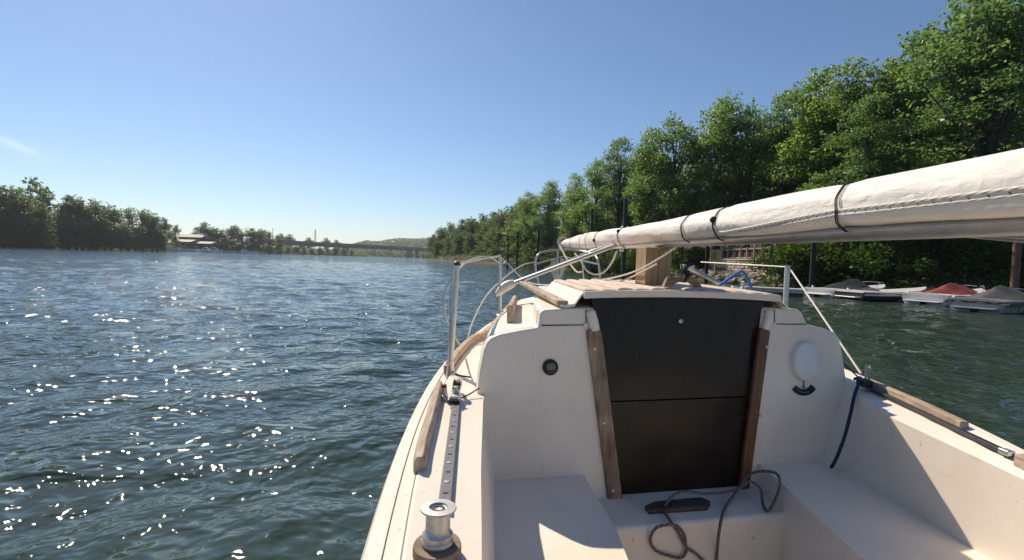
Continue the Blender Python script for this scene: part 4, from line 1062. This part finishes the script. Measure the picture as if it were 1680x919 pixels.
# ---- instruments on the bulkhead
m = MB(); m.lathe(B(902.5, 602.5), [(.0305, -.002), (.0305, .007), (.0285, .010), (.0001, .0102)], 36, -fw)
g = build('depth_gauge', m, M['black'], boat); g['label'] = 'round black gauge with a grey screen on the left of the bulkhead'
sc_ = [(895.5, 599), (899, 595.5), (906.5, 595), (910, 598.5), (910, 606), (896.5, 606.5)]
m = MB(); m.prism([B(x, y, .0112) for x, y in sc_], -fw * .001); build('screen', m, M['screen'], g)
for x in (899.8, 903.4, 907.4):
    m = MB(); m.lathe(B(x, 610.2, .0102), [(.0026, 0), (.002, .0008), (.0001, .001)], 10, -fw); build('button', m, M['screen'], g)
# round white vent cover
m = MB(); vcc = B(1317, 592)
m.loft([[vcc + ex * (r_ * math.cos(a)) + upv * (1.28 * r_ * math.sin(a)) - fw * z_ for a in [2 * math.pi * i / 40 for i in range(40)]] for r_, z_ in ((.064, -.002), (.065, .022), (.063, .028), (.057, .031), (.030, .034), (.0001, .035))])
vc = build('vent_cover', m, M['white_plastic'], boat); vc['label'] = 'round white domed vent cover on the right of the bulkhead'
m = MB(); cc = B(1328, 600, .031)
m.loft([[cc + ex * (.022 * k * math.cos(a)) + upv * (.034 * k * math.sin(a)) - fw * d for a in [2 * math.pi * i / 24 for i in range(24)]] for k, d in ((1, -.012), (1, .002), (.85, .004), (.01, .0045))])
build('vent_knob', m, M['white_plastic'], vc)
# heel indicator: black arc with a green scale
def arc(c, r0, r1, a0, a1, off, n=16):
    o = [B(*c, off) + ex * (r1 * math.cos(a)) + upv * (r1 * math.sin(a)) for a in np.linspace(R(a0), R(a1), n)]
    i = [B(*c, off) + ex * (r0 * math.cos(a)) + upv * (r0 * math.sin(a)) for a in np.linspace(R(a1), R(a0), n)]
    return o, i
def arcmesh(c, r0, r1, a0, a1, off, th, n=16):
    o, i = arc(c, r0, r1, a0, a1, off, n); m = MB(); rings = []
    for p, q_ in zip(o, reversed(i)):
        rings.append([p, q_, q_ - fw * th, p - fw * th])
    m.loft(rings); return m
hi = build('heel_indicator', arcmesh((1317, 619), .050, .076, 222, 320, 0, .010), M['black'], boat, bevel=.002)
build('scale', arcmesh((1317, 619), .060, .065, 228, 290, .010, .0012), M['green_liquid'], hi)
m = MB(); m.tube([B(1317.5, 624, .005), B(1317, 634, .006)], .0022, 6); m.lathe(B(1317, 634.5, .004), [(.004, -.002), (.004, .004), (.0001, .005)], 10, -fw)
build('hanger', m, M['dark_track'], hi)

# ---- port deck gear: track, wooden strip, winch
t0, t1 = at_z(730, 822, .914), at_z(749, 655, .914)
m = MB(); m.bar(t0 - (t1 - t0) * .05, t1, .026, .012); trk = build('jib_track', m, M['track'], boat, bevel=.002)
trk['label'] = 'grey perforated metal track on the left side deck'
for i in range(14):
    p = t0.lerp(t1, .03 + i * .07); m = MB()
    if i % 2: m.lathe(p + V((0, 0, .006)), [(.006, -.001), (.006, .0012), (.003, .0016), (.0001, .0016)], 10); build('screw', m, M['steel'], trk)
    else: m.box(p + V((0, 0, .0064)), (.010, .006, .0012)); build('slot', m, M['black'], trk)
cp = at_z(747, 652, .93)
m = MB(); m.box(cp, (.034, .07, .022)); car = build('track_car', m, M['steel'], trk, bevel=.004)
m = MB(); m.lathe(cp + V((0, .012, .010)), [(.010, 0), (.012, .006), (.006, .014), (.006, .02), (.010, .024), (.0001, .026)], 14); build('plunger', m, M['steel'], car)
m = MB(); m.box(cp + V((0, -.040, -.004)), (.036, .010, .012)); build('end_stop', m, M['black'], car)
bp = cp + V((-.004, .06, .012))
m = MB(); 
for dx in (-.013, .013): m.prism([bp + V((dx, -.03, -.005)), bp + V((dx, .01, .028)), bp + V((dx, .045, .030)), bp + V((dx, .05, .004))], V((.003, 0, 0)))
bk_ = build('block_cheek', m, M['steel'], car, bevel=.001)
m = MB(); m.lathe(bp + V((-.010, .015, .012)), [(.020, 0), (.015, .006), (.015, .014), (.020, .020)], 16, (1, 0, 0)); build('sheave', m, M['brown'], car)
m = MB(); m.tube([bp + V((0, .05, .015)), bp + V((-.004, .085, .012)), bp + V((-.01, .11, .004))], .007, 8); build('shackle', m, M['steel'], car)
ws = [at_z(688, 764, .925), at_z(694, 730, .927), at_z(707, 685, .927), at_z(721, 633, .927)]
m = MB(); rings = []
for i, p in enumerate(curve_pts(ws, 5)):
    w = .016 if 0 < i < 15 else .012
    rings.append([p + V((x * w, 0, z)) for x, z in ((-1, -.024), (-1, .008), (-.5, .020), (.5, .020), (1, .008), (1, -.024))])
m.loft(rings); tag(build('toe_rail', m, M['teak_y'], boat, bevel=.003), 'short weathered wooden rail on the left side deck')
# toe rail continuing forward along the gunwale
tr = [at_z(733, 606, .935), at_z(752, 578, .945), at_z(775, 556, .955), at_z(802, 541, .97), V((-.02, 4.4, 1.0))]
m = MB(); m.loft([[p + V((x * .014, 0, z)) for x, z in ((-1, -.02), (-1, .015), (1, .015), (1, -.02))] for p in curve_pts(tr, 5)])
tag(build('toe_rail', m, M['teak_y'], boat, bevel=.004), 'weathered wooden toe rail running forward on the left')
# winch on wooden pad
wc = at_z(717, 908, .910); wc = V((wc.x, wc.y, .908)); WS = .70
m = MB(); rings = []
for k, z in ((1.0, 0), (1.0, .020), (.97, .026), (.01, .0262)):
    rings.append([wc + V((.040 * k * math.cos(a), .045 * k * math.sin(a), z * WS)) for a in [2 * math.pi * i / 32 for i in range(32)]])
m.loft(rings); wi = build('winch', m, M['handle_wood'], boat); wi['label'] = 'small metal sheet winch on a round wooden pad'
w0 = wc + V((0, 0, .026 * WS))
m = MB(); m.lathe(w0, [(r_ * WS, z_ * WS) for r_, z_ in [(.036, 0), (.038, .004), (.038, .010), (.035, .014), (.036, .026), (.030, .033), (.0295, .038), (.0280, .042), (.0293, .046), (.0280, .050), (.0293, .054), (.0280, .058), (.0293, .062), (.0282, .075), (.0295, .080), (.042, .084), (.043, .086), (.042, .0885), (.022, .0895), (.020, .086), (.0165, .084)]], 40)
dr_ = build('drum', m, M['winch'], wi)
m = MB(); m.lathe(w0 + V((0, 0, .083 * WS)), [(.0168 * WS, 0), (.0165 * WS, .002), (.010 * WS, .002), (.010 * WS, -.008)], 24); build('socket', m, M['dark_track'], dr_)
# ---- starboard side: toe rail, dark track, cleat
tr = [at_z(1419, 622, .93), at_z(1463, 641, .93), at_z(1520, 666, .925), at_z(1583, 696, .92)]
m = MB(); m.loft([[p + V((x * .016, 0, z)) for x, z in ((-1, -.02), (-.9, .008), (.9, .008), (1, -.02))] for p in curve_pts(tr, 4)])
tag(build('toe_rail', m, M['teak_y'], boat, bevel=.004), 'pale wooden toe rail on the right side deck')
m = MB(); m.loft([[p + V((x * .020, 0, z)) for x, z in ((-1, -.02), (-.9, .014), (.9, .014), (1, -.02))] for p in (at_z(1674, 752, .915), at_z(1720, 775, .915))])
build('toe_rail', m, M['teak_y'], boat, bevel=.004)
t0, t1 = at_z(1660, 747, .905), at_z(1418, 632, .918)
m = MB(); m.bar(t0, t1, .020, .012); trk2 = build('jib_track', m, M['dark_track'], boat, bevel=.002); trk2['label'] = 'dark metal track along the right coaming'
m = MB(); m.box(t0 + V((0, .015, .003)), (.024, .03, .016)); build('end_stop', m, M['steel'], trk2, bevel=.003)
c2 = at_z(1418, 628, .935)
m = MB(); m.box(c2, (.04, .05, .03)); car2 = build('track_car', m, M['dark_track'], trk2, bevel=.004)
m = MB(); b2p = c2 + V((.01, .0, .012))
for dx in (-.007, .007): m.prism([b2p + V((dx, -.006, 0)), b2p + V((dx, -.009, .056)), b2p + V((dx, 0, .066)), b2p + V((dx, .009, .056)), b2p + V((dx, .006, 0))], V((.003, 0, 0)))
build('block_cheek', m, M['steel'], car2, bevel=.002)

# ---- stanchions, pulpit and lifelines
SR = .0125
def stanch(base, top, r=SR):
    m = MB(); m.tube([base, top], r, 12); s = build('stanchion', m, M['steel'], boat)
    m = MB(); m.lathe(base, [(.026, -.004), (.026, .004), (.018, .010), (.0165, .05), (.0001, .051)], 16); build('stanchion_base', m, M['steel'], s)
    m = MB(); m.lathe(top, [(.0135, -.012), (.0135, .002), (.008, .006), (.0001, .007)], 12); build('cap', m, M['dark_track'], s)
    return s
sb1 = at_z(738, 611, .915); st1 = at_y(750, 431, sb1.y + .03)
s1 = stanch(sb1, st1); s1['label'] = 'nearest upright steel stanchion on the left gunwale'
sb2 = V((-.085, 3.95, .97)); st2 = at_y(821, 419, 3.97); stanch(sb2, st2)
st3 = at_y(1292, 436, 3.0); sb3 = V((st3.x, 3.0, .93)); stanch(sb3, st3, .015)
pul = [at_y(885, 472, 5.4), at_y(880, 448, 5.4), at_y(879, 428, 5.42), at_y(884, 417, 5.45), at_y(895, 412.5, 5.6), at_y(920, 410, 5.9), at_y(945, 411, 6.0), at_y(968, 415, 5.8), at_y(980, 424, 5.45), at_y(984, 450, 5.4), at_y(984, 474, 5.4)]
m = MB(); m.tube(curve_pts(pul, 5), .0115, 10); pu = build('pulpit', m, M['steel'], boat); pu['label'] = 'curved steel bow pulpit seen past the cabin top'
m = MB(); m.tube([at_y(880, 433, 5.42), at_y(925, 421, 6.0), at_y(982, 434, 5.42)], .010, 8); build('mid_rail', m, M['steel'], pu)
m = MB(); m.tube([at_y(915, 411, 5.9), at_y(916, 472, 5.9)], .011, 8); build('upright', m, M['steel'], pu)
def line(name, pts, r, mat, n=6, parent=boat, smooth_n=6):
    m = MB(); m.tube(curve_pts(pts, smooth_n) if len(pts) > 2 else pts, r, n); return build(name, m, mat, parent)
Y1, Y2 = st1.y, 3.97
line('lifeline', [at_y(751, 433, Y1), at_y(775, 428, 2.8), at_y(800, 423, 3.3), at_y(821, 420, Y2)], .0055, M['white_plastic'])
line('lifeline', [at_y(753, 442, Y1), at_y(765, 431, 2.6), at_y(785, 422, 3.0), at_y(803, 422, 3.4), at_y(820, 432, Y2)], .0045, M['rope_white'])
line('lifeline', [at_y(742, 456, Y1), at_y(730, 478, Y1), at_y(728, 508, Y1), at_y(737, 535, Y1 + .1), at_y(748, 556, Y1 + .2), at_y(755, 567, Y1 + .3)], .0040, M['rope_white'])
line('lifeline', [at_y(766, 562, 2.75), at_y(775, 530, 2.9), at_y(795, 490, 3.3), at_y(815, 467, 3.9), at_y(840, 446, 4.5), at_y(860, 434, 5.0), at_y(879, 430, 5.42)], .0050, M['rope_white'])
line('lifeline', [at_y(822, 422, Y2), at_y(845, 445, 4.0), at_y(875, 478, 4.1)], .0050, M['rope_white'])
line('lifeline', [at_y(1150, 430, 3.8), at_y(1220, 434, 3.3), at_y(1290, 438, 3.0)], .0046, M['cream_plastic'])
line('lifeline', [at_y(1294, 438, 3.0), at_z(1412, 612, .94)], .0050, M['cream_plastic'])
line('shroud', [at_y(1322, 533, 2.25), at_y(1360, 573, 2.3), at_z(1407, 618, .94)], .0030, M['dark_track'])
line('shroud', [at_y(741, 455, Y1 + .01), sb1 + V((-.005, -.05, .02)), at_z(729, 642, .93)], .0030, M['steel'], smooth_n=3)
tb = at_z(728, 650, .925)
m = MB(); m.lathe(tb, [(.016, -.012), (.016, .002), (.008, .006), (.006, .028), (.009, .034), (.0001, .04)], 12); tbo = build('turnbuckle', m, M['steel'], boat)
m = MB(); m.lathe(tb + V((0, 0, .030)), [(.0095, 0), (.0095, .010), (.0001, .011)], 10); build('cap', m, M['cover_red'], tbo)
line('deck_cord', [at_z(752, 655, .92), at_z(768, 648, .918), at_z(786, 637, .93)], .0025, M['cord'])
line('deck_cord', [at_z(747, 614, .93), at_z(758, 617, .925), at_z(772, 619, .92)], .0035, M['cord'])

# ================================================================== lowered mast with its sail
MA, MC, MZ = V((.545, 5.5, 1.595)), V((.672, 2.35, 1.552)), V((.70, -1.2, 1.50))
def mast_pt(y):
    return lerp_y([MZ, MC, MA], y)
mast = thing('lowered_mast', (.67, 2.35, 1.49), 'lowered mast wrapped in its white sail, lying along the boat on a timber block', 'mast')
# aluminium extrusion at the underside
ysm = [-1.2 + .16 * i for i in range(43)]
ysm = [y for y in ysm if y < 5.5] + [5.5]
m = MB()
def ext(y):
    c = mast_pt(y) + V((.016, 0, -.054)); return [c + V((.030 * math.cos(a), 0, .017 * math.sin(a))) for a in [2 * math.pi * i / 14 for i in range(14)]]
m.loft([ext(y) for y in ysm]); build('mast_extrusion', m, M['alu'], mast)
rng = random.Random(3)
def sail_r(y, a):
    base = .052 + .010 * math.sin(y * 1.7 + 1) * .5
    if y < 1.6: base *= 1 - .20 * min(1, (1.6 - y) / .5)
    if y > 4.6: base *= 1 - .25 * (y - 4.6) / .9
    b = base * (1 + .05 * math.sin(3 * a + y * 2.1) + .03 * math.sin(7 * a + y * 6.3) + .025 * math.sin(y * 9 + 2 * a))
    for ty in (1.03, 1.62, 1.93, 2.95, 3.6, 4.3): b *= 1 - .09 * math.exp(-((y - ty) / .03) ** 2)
    return b
ysf = [-1.2 + .035 * i for i in range(192)]
ysf = [y for y in ysf if y < 5.45]
m = MB()
NA = 28
m.loft([[mast_pt(y) + V((sail_r(y, a) * 1.0 * math.cos(a), 0, sail_r(y, a) * (1.02 if math.sin(a) > 0 else 1.02) * math.sin(a))) for a in [2 * math.pi * i / NA for i in range(NA)]] for y in ysf])
sail = build('furled_sail', m, M['cloth'], mast); sail['label'] = 'white sail rolled around the mast'
# overlapping edge (leech) of the sail with its stitched bolt rope, on the left flank
def flank(y, ang, k=1.0):
    r = sail_r(y, ang) * k; return mast_pt(y) + V((r * math.cos(ang), 0, r * math.sin(ang)))
def leech_ang(y):
    return R(180 + 42) if y > 1.55 else R(180 + 42 - 22 * min(1, (1.55 - y) / .5))
yl = [y for y in ysf if y < 1.62]
m = MB(); rings = []
for y in yl:
    a0 = leech_ang(y); row = []
    for j in range(7): row.append(flank(y, a0 + j * R(12), 1.06 + .012 * math.sin(y * 20) * (j > 0)))
    for j in range(6, -1, -1): row.append(flank(y, a0 + j * R(12), 1.00))
    rings.append(row)
m.loft(rings); build('sail_flap', m, M['cloth'], mast)
m = MB(); m.tube([flank(y, leech_ang(y) - .05, 1.06) for y in yl], .0028, 8); br0 = build('bolt_rope', m, M['rope_white'], mast)
m = MB(); m.tube([flank(y, leech_ang(y) + .14, 1.08) for y in yl], .0018, 8); build('bolt_rope', m, M['rope_white'], mast)
for i in range(34):
    y = 1.45 - i * .03; m = MB()
    m.tube([flank(y, leech_ang(y) + .04, 1.09), flank(y - .004, leech_ang(y) + .15, 1.10)], .0008, 4); build('stitch', m, M['track'], br0)
# cord ties
def tie(y, turns, lean, ball=None):
    m = MB()
    pts = []
    for i in range(turns * 28 + 1):
        a = 2 * math.pi * i / 28; yy = y + lean * math.cos(a) + .006 * i / 28
        r = sail_r(yy, a) + .004; zz = math.sin(a) * (1.02 if math.sin(a) > 0 else 1.30)
        pts.append(mast_pt(yy) + V(((r + .002) * math.cos(a), 0, r * zz)))
    m.tube(pts, .0013 if y < 1.2 else .0018, 6); o = build('sail_tie', m, M['cord'], mast)
    if ball is not None:
        p = flank(y, ball, 1.12); m = MB(); m.lathe(p + V((0, 0, -.011)), [(.0001, 0), (.007, .002), (.011, .008), (.011, .014), (.007, .020), (.0001, .022)], 14); build('tie_ball', m, M['black'], o)
tie(1.03, 2, .012); tie(1.62, 2, .010, R(172)); tie(1.93, 2, .012); tie(2.95, 2, .01, R(150)); tie(3.6, 2, .01, R(190)); tie(3.95, 1, .01); tie(4.2, 1, .01); tie(4.75, 1, .01); 
# mast foot fitting with rope turns at the bow end
e = MA
m = MB()
for k in range(7):
    r = .045 + .012 * random.random(); cx = e + V((random.uniform(-.02, .02), random.uniform(-.05, .12), random.uniform(-.03, .02)))
    ax = V((random.uniform(-.4, .4), 1, random.uniform(-.4, .4))).normalized(); u = ax.cross(V((0, 0, 1))).normalized(); w = ax.cross(u)
    m.tube([cx + (u * math.cos(a) + w * math.sin(a)) * r for a in [2 * math.pi * i / 20 for i in range(21)]], .005, 6, cap=False)
build('rope_turns', m, M['rope_white'], mast)
m = MB(); m.lathe(e + V((0, .02, -.03)), [(.045, -.05), (.05, .0), (.05, .05), (.03, .07)], 16, (0, 1, 0)); build('mast_foot', m, M['alu'], mast)
# spreaders
for root_, tip, lab in ((at_y(1020, 399, 3.12), at_y(836, 467, 3.05), 'left spreader with cream rubber tip'), (at_y(1128, 438, 3.0), at_y(1206, 478, 3.0), 'right spreader')):
    d = (tip - root_).normalized(); sd_ = d.cross(V((0, 0, 1))).normalized(); u = sd_.cross(d)
    m = MB(); m.loft([[root_.lerp(tip, t) + sd_ * (.022 * math.cos(a)) + u * (.0125 * math.sin(a)) for a in [2 * math.pi * i / 14 for i in range(14)]] for t in (0, .5, 1)])
    so = build('spreader', m, M['alu'], mast); so['label'] = lab
    m = MB(); rr = []
    for t, k, dz in ((-.03, .8, 0), (.0, 1.1, 0), (.03, 1.15, -.004), (.06, 1.0, -.016), (.085, .55, -.03)):
        rr.append([tip + d * t + V((0, 0, dz)) + sd_ * (.027 * k * math.cos(a)) + u * (.026 * k * math.sin(a)) for a in [2 * math.pi * i / 14 for i in range(14)]])
    m.loft(rr); build('spreader_boot', m, M['cream_plastic'], so)
    m = MB(); m.box(root_, (.07, .05, .03)); build('spreader_bracket', m, M['alu'], so, bevel=.006)
line('shroud_wire', [at_y(835, 465, 3.05), at_y(900, 440, 3.3), at_y(960, 415, 3.6), at_y(1010, 397, 3.3)], .004, M['steel'], parent=mast)
m = MB(); pa, pb = at_y(1545, 381, .92), at_y(1700, 388.5, .70); m.tube([pa, pb], .0042, 8); build('wire_stay', m, M['alu'], mast)
m = MB(); pa, pb = at_y(1525, 382, .95), at_y(1700, 397, .72); m.tube([pa, pb], .003, 8); build('wire_stay', m, M['alu'], mast)
line('halyard', [at_y(918, 403, 5.3), at_y(930, 425, 5.0), at_y(945, 445, 4.7), at_y(955, 446, 4.6)], .008, M['rope_white'], parent=mast)
line('halyard', [at_y(943, 416, 4.6), at_y(952, 426, 4.5), at_y(962, 443, 4.4), at_y(975, 450, 4.4), at_y(990, 447, 4.3), at_y(1003, 432, 4.1), at_y(1012, 412, 3.9)], .008, M['rope_white'], parent=mast)
line('halyard', [at_y(955, 424, 4.4), at_y(958, 460, 4.3)], .006, M['rope_white'], parent=mast)
m = MB(); m.box(at_y(1020, 406, 3.08), (.022, .03, .05)); build('halyard_fitting', m, M['white_plastic'], mast, bevel=.004)
line('halyard', [at_y(1022, 396, 3.1), at_y(1040, 404, 3.0), at_y(1060, 408, 2.7), at_y(1095, 404, 2.5), at_y(1122, 394, 2.2)], .0045, M['rope_white'], parent=mast)

# ---- ropes lying over the hatch (a thing of their own)
rope1 = thing('cabin_top_rope', at_y(960, 462, 3.2), 'thin white rope running from the timber block over the hatch to the left', 'rope')
line('rope_strand', [at_y(1122, 397, 2.1), at_y(1080, 425, 2.16), at_y(1040, 446, 2.35), at_y(1000, 457, 2.8), at_y(965, 462, 3.2), at_y(925, 467, 3.6), at_y(885, 467, 4.4), at_y(866, 463, 5.0)], .0045, M['rope_white'], parent=rope1)
line('rope_strand', [at_y(1078, 433, 2.18), at_y(1040, 453, 2.4), at_y(1012, 464, 2.7)], .0040, M['rope_white'], parent=rope1)
line('rope_strand', [at_y(965, 462, 3.2), at_y(975, 456.5, 3.2), at_y(983, 458, 3.2), at_y(984, 462, 3.2)], .0040, M['rope_white'], parent=rope1)
# ---- timber block carrying the mast
TB = at_y(1072, 464.5, 2.30)
TB.z = hz + .008
blk = thing('timber_block', (TB.x, TB.y, TB.z), 'pale upright timber block on the hatch carrying the mast', 'timber')
th = .172
rz = Matrix.Rotation(R(13), 3, 'Z')
for k, (dx, w) in enumerate(((-.030, .062), (.034, .062))):
    m = MB(); m.box(V((TB.x + .010, TB.y + .06, TB.z + th / 2)) + rz @ V((dx, 0, 0)), (w, .10, th), rz)
    build('timber_half', m, M['pine'], blk, bevel=.003)
# ---- cords tied round mast and hatch handle
ct = thing('tie_down_cord', at_y(1120, 455, 2.12), 'black tie down cord knotted round the wooden hatch handle under the mast', 'cord')
line('cord_strand', [at_y(1120, 398, 2.1), at_y(1119, 430, 2.1), at_y(1118, 452, 2.1)], .0035, M['cord'], parent=ct)
line('cord_strand', [at_y(1139, 404, 2.1), at_y(1134, 420, 2.1), at_y(1130, 436, 2.1)], .0022, M['cord'], parent=ct)
line('cord_strand', [at_y(1138, 432, 2.08), at_y(1128, 436, 2.08), at_y(1122, 446, 2.08), at_y(1130, 450, 2.08), at_y(1126, 455, 2.08), at_y(1121, 462, 2.08)], .0085, M['cord'], parent=ct, n=7)
# ---- blue hose loop on the foredeck
bh = thing('blue_hose', at_y(1200, 470, 2.75), 'bright blue plastic hose bent in a peak beyond the hatch', 'hose')
line('hose_tube', [at_y(1178, 470, 2.75), at_y(1195, 458, 2.75), at_y(1212, 447.5, 2.75), at_y(1218, 446, 2.75), at_y(1224, 453, 2.75), at_y(1233, 474, 2.75)], .008, M['blue'], parent=bh, n=10)
m = MB(); cq = at_y(1218, 470, 2.7); m.lathe(cq + V((0, 0, -.02)), [(.02, 0), (.014, .015), (.007, .02), (.007, .04), (.012, .045), (.0001, .05)], 12)
cl = build('cabin_top_fitting', m, M['white_plastic'], boat)
# ---- coil of rope hung on the pulpit
cr = thing('rope_coil', at_y(915, 462, 5.4), 'hanging coil of white rope on the bow pulpit', 'rope')
m = MB()
for k in range(4):
    x0, x1 = 905 + k * 2.4, 925 - k * 1.8; yb = 463 - k * 2.5
    m.tube(curve_pts([at_y(x0, 424, 5.35 + .01 * k), at_y(x0, 445, 5.35), at_y((x0 + x1) / 2, yb, 5.33 + .01 * k), at_y(x1, 445, 5.35), at_y(x1, 424, 5.35 + .01 * k)], 5), .0045, 6)
build('rope_loops', m, M['rope_white'], cr)
# ---- braided grey line in the cockpit
def Z(x, y): return (1000 + x / 4, 700 + y / 4)
zt = zb + .008
rp = thing('braided_sheet', at_z(*Z(500, 700), zb), 'grey flecked braided line tangled at the foot of the companionway', 'rope')
P = []
pts_a = [(700, 1000, .36), (705, 830, .42), (725, 650, .52), (760, 530, zt), (830, 430, zt + .02), (900, 330, zt + .06), (980, 295, zt + .10), (1090, 305, zt + .12), (1118, 370, zt + .10), (1095, 460, zt + .04), (1040, 555, zt), (1005, 500, zt), (990, 410, zt + .04), (920, 360, zt + .06), (830, 415, zt + .03), (650, 440, zt + .04), (480, 425, zt + .05), (400, 470, zt + .03), (362, 540, zt), (400, 620, zt), (450, 690, zt - .05), (490, 770, .42), (505, 810, .40), (470, 860, .36), (380, 845, .37), (300, 810, .40), (268, 740, .44), (300, 670, .50), (370, 645, zt), (440, 650, .50), (490, 710, .46), (505, 790, .41), (560, 830, .38), (640, 900, .34)]
for x, y, z in pts_a:
    P.append(at_z(*Z(x, y), z) if z > .46 else on_plane(*Z(x, y), q[0] - fw * .012, V((fw.x, fw.y, 0))))
line('rope_strand', P, .0052, M['rope_grey'], parent=rp, n=10, smooth_n=7)
# ---- blue line hanging inside the coaming
br2 = thing('navy_line', at_z(1365, 764, .6), 'navy blue line hanging down the inside of the right coaming', 'rope')
line('rope_strand', [at_z(1402, 622, .935), at_z(1412, 620, .94), at_z(1408, 632, .93), at_y(1402, 648, 2.09), at_y(1395, 680, 2.04), at_y(1386, 715, 2.01), at_y(1374, 748, 2.01), at_z(1364, 767, .60)], .0065, M['rope_blue'], parent=br2, n=9)
# ---- blue fender showing past the hull
fd = thing('blue_fender', (-.30, .80, .5), 'navy blue fender just showing beside the hull at the lower edge', 'fender')
m = MB(); c = at_z(590, 931, .90); m.lathe(V((c.x - .03, c.y - .02, .40)), [(.0001, 0), (.05, .02), (.075, .07), (.075, .42), (.05, .485), (.02, .50), (.0001, .50)], 24)
build('fender_body', m, M['navy'], fd)

# ================================================================== the air over the river
m = MB(); m.box((0, 0, 47), (5200, 5200, 100))
hz_ = build('haze', m, M['gel'], None, smooth=False)
hm = bpy.data.materials.new('river_haze'); hm.use_nodes = True; hm.node_tree.nodes.clear()
pv_ = hm.node_tree.nodes.new('ShaderNodeVolumePrincipled'); ho_ = hm.node_tree.nodes.new('ShaderNodeOutputMaterial')
pv_.inputs['Color'].default_value = (0.80, 0.89, 1.0, 1); pv_.inputs['Density'].default_value = 0.00016; pv_.inputs['Anisotropy'].default_value = 0.35
hm.node_tree.links.new(pv_.outputs[0], ho_.inputs['Volume'])
hz_.data.materials.clear(); hz_.data.materials.append(hm)
tag(hz_, 'thin pale summer haze over the river', None, None, 'stuff')
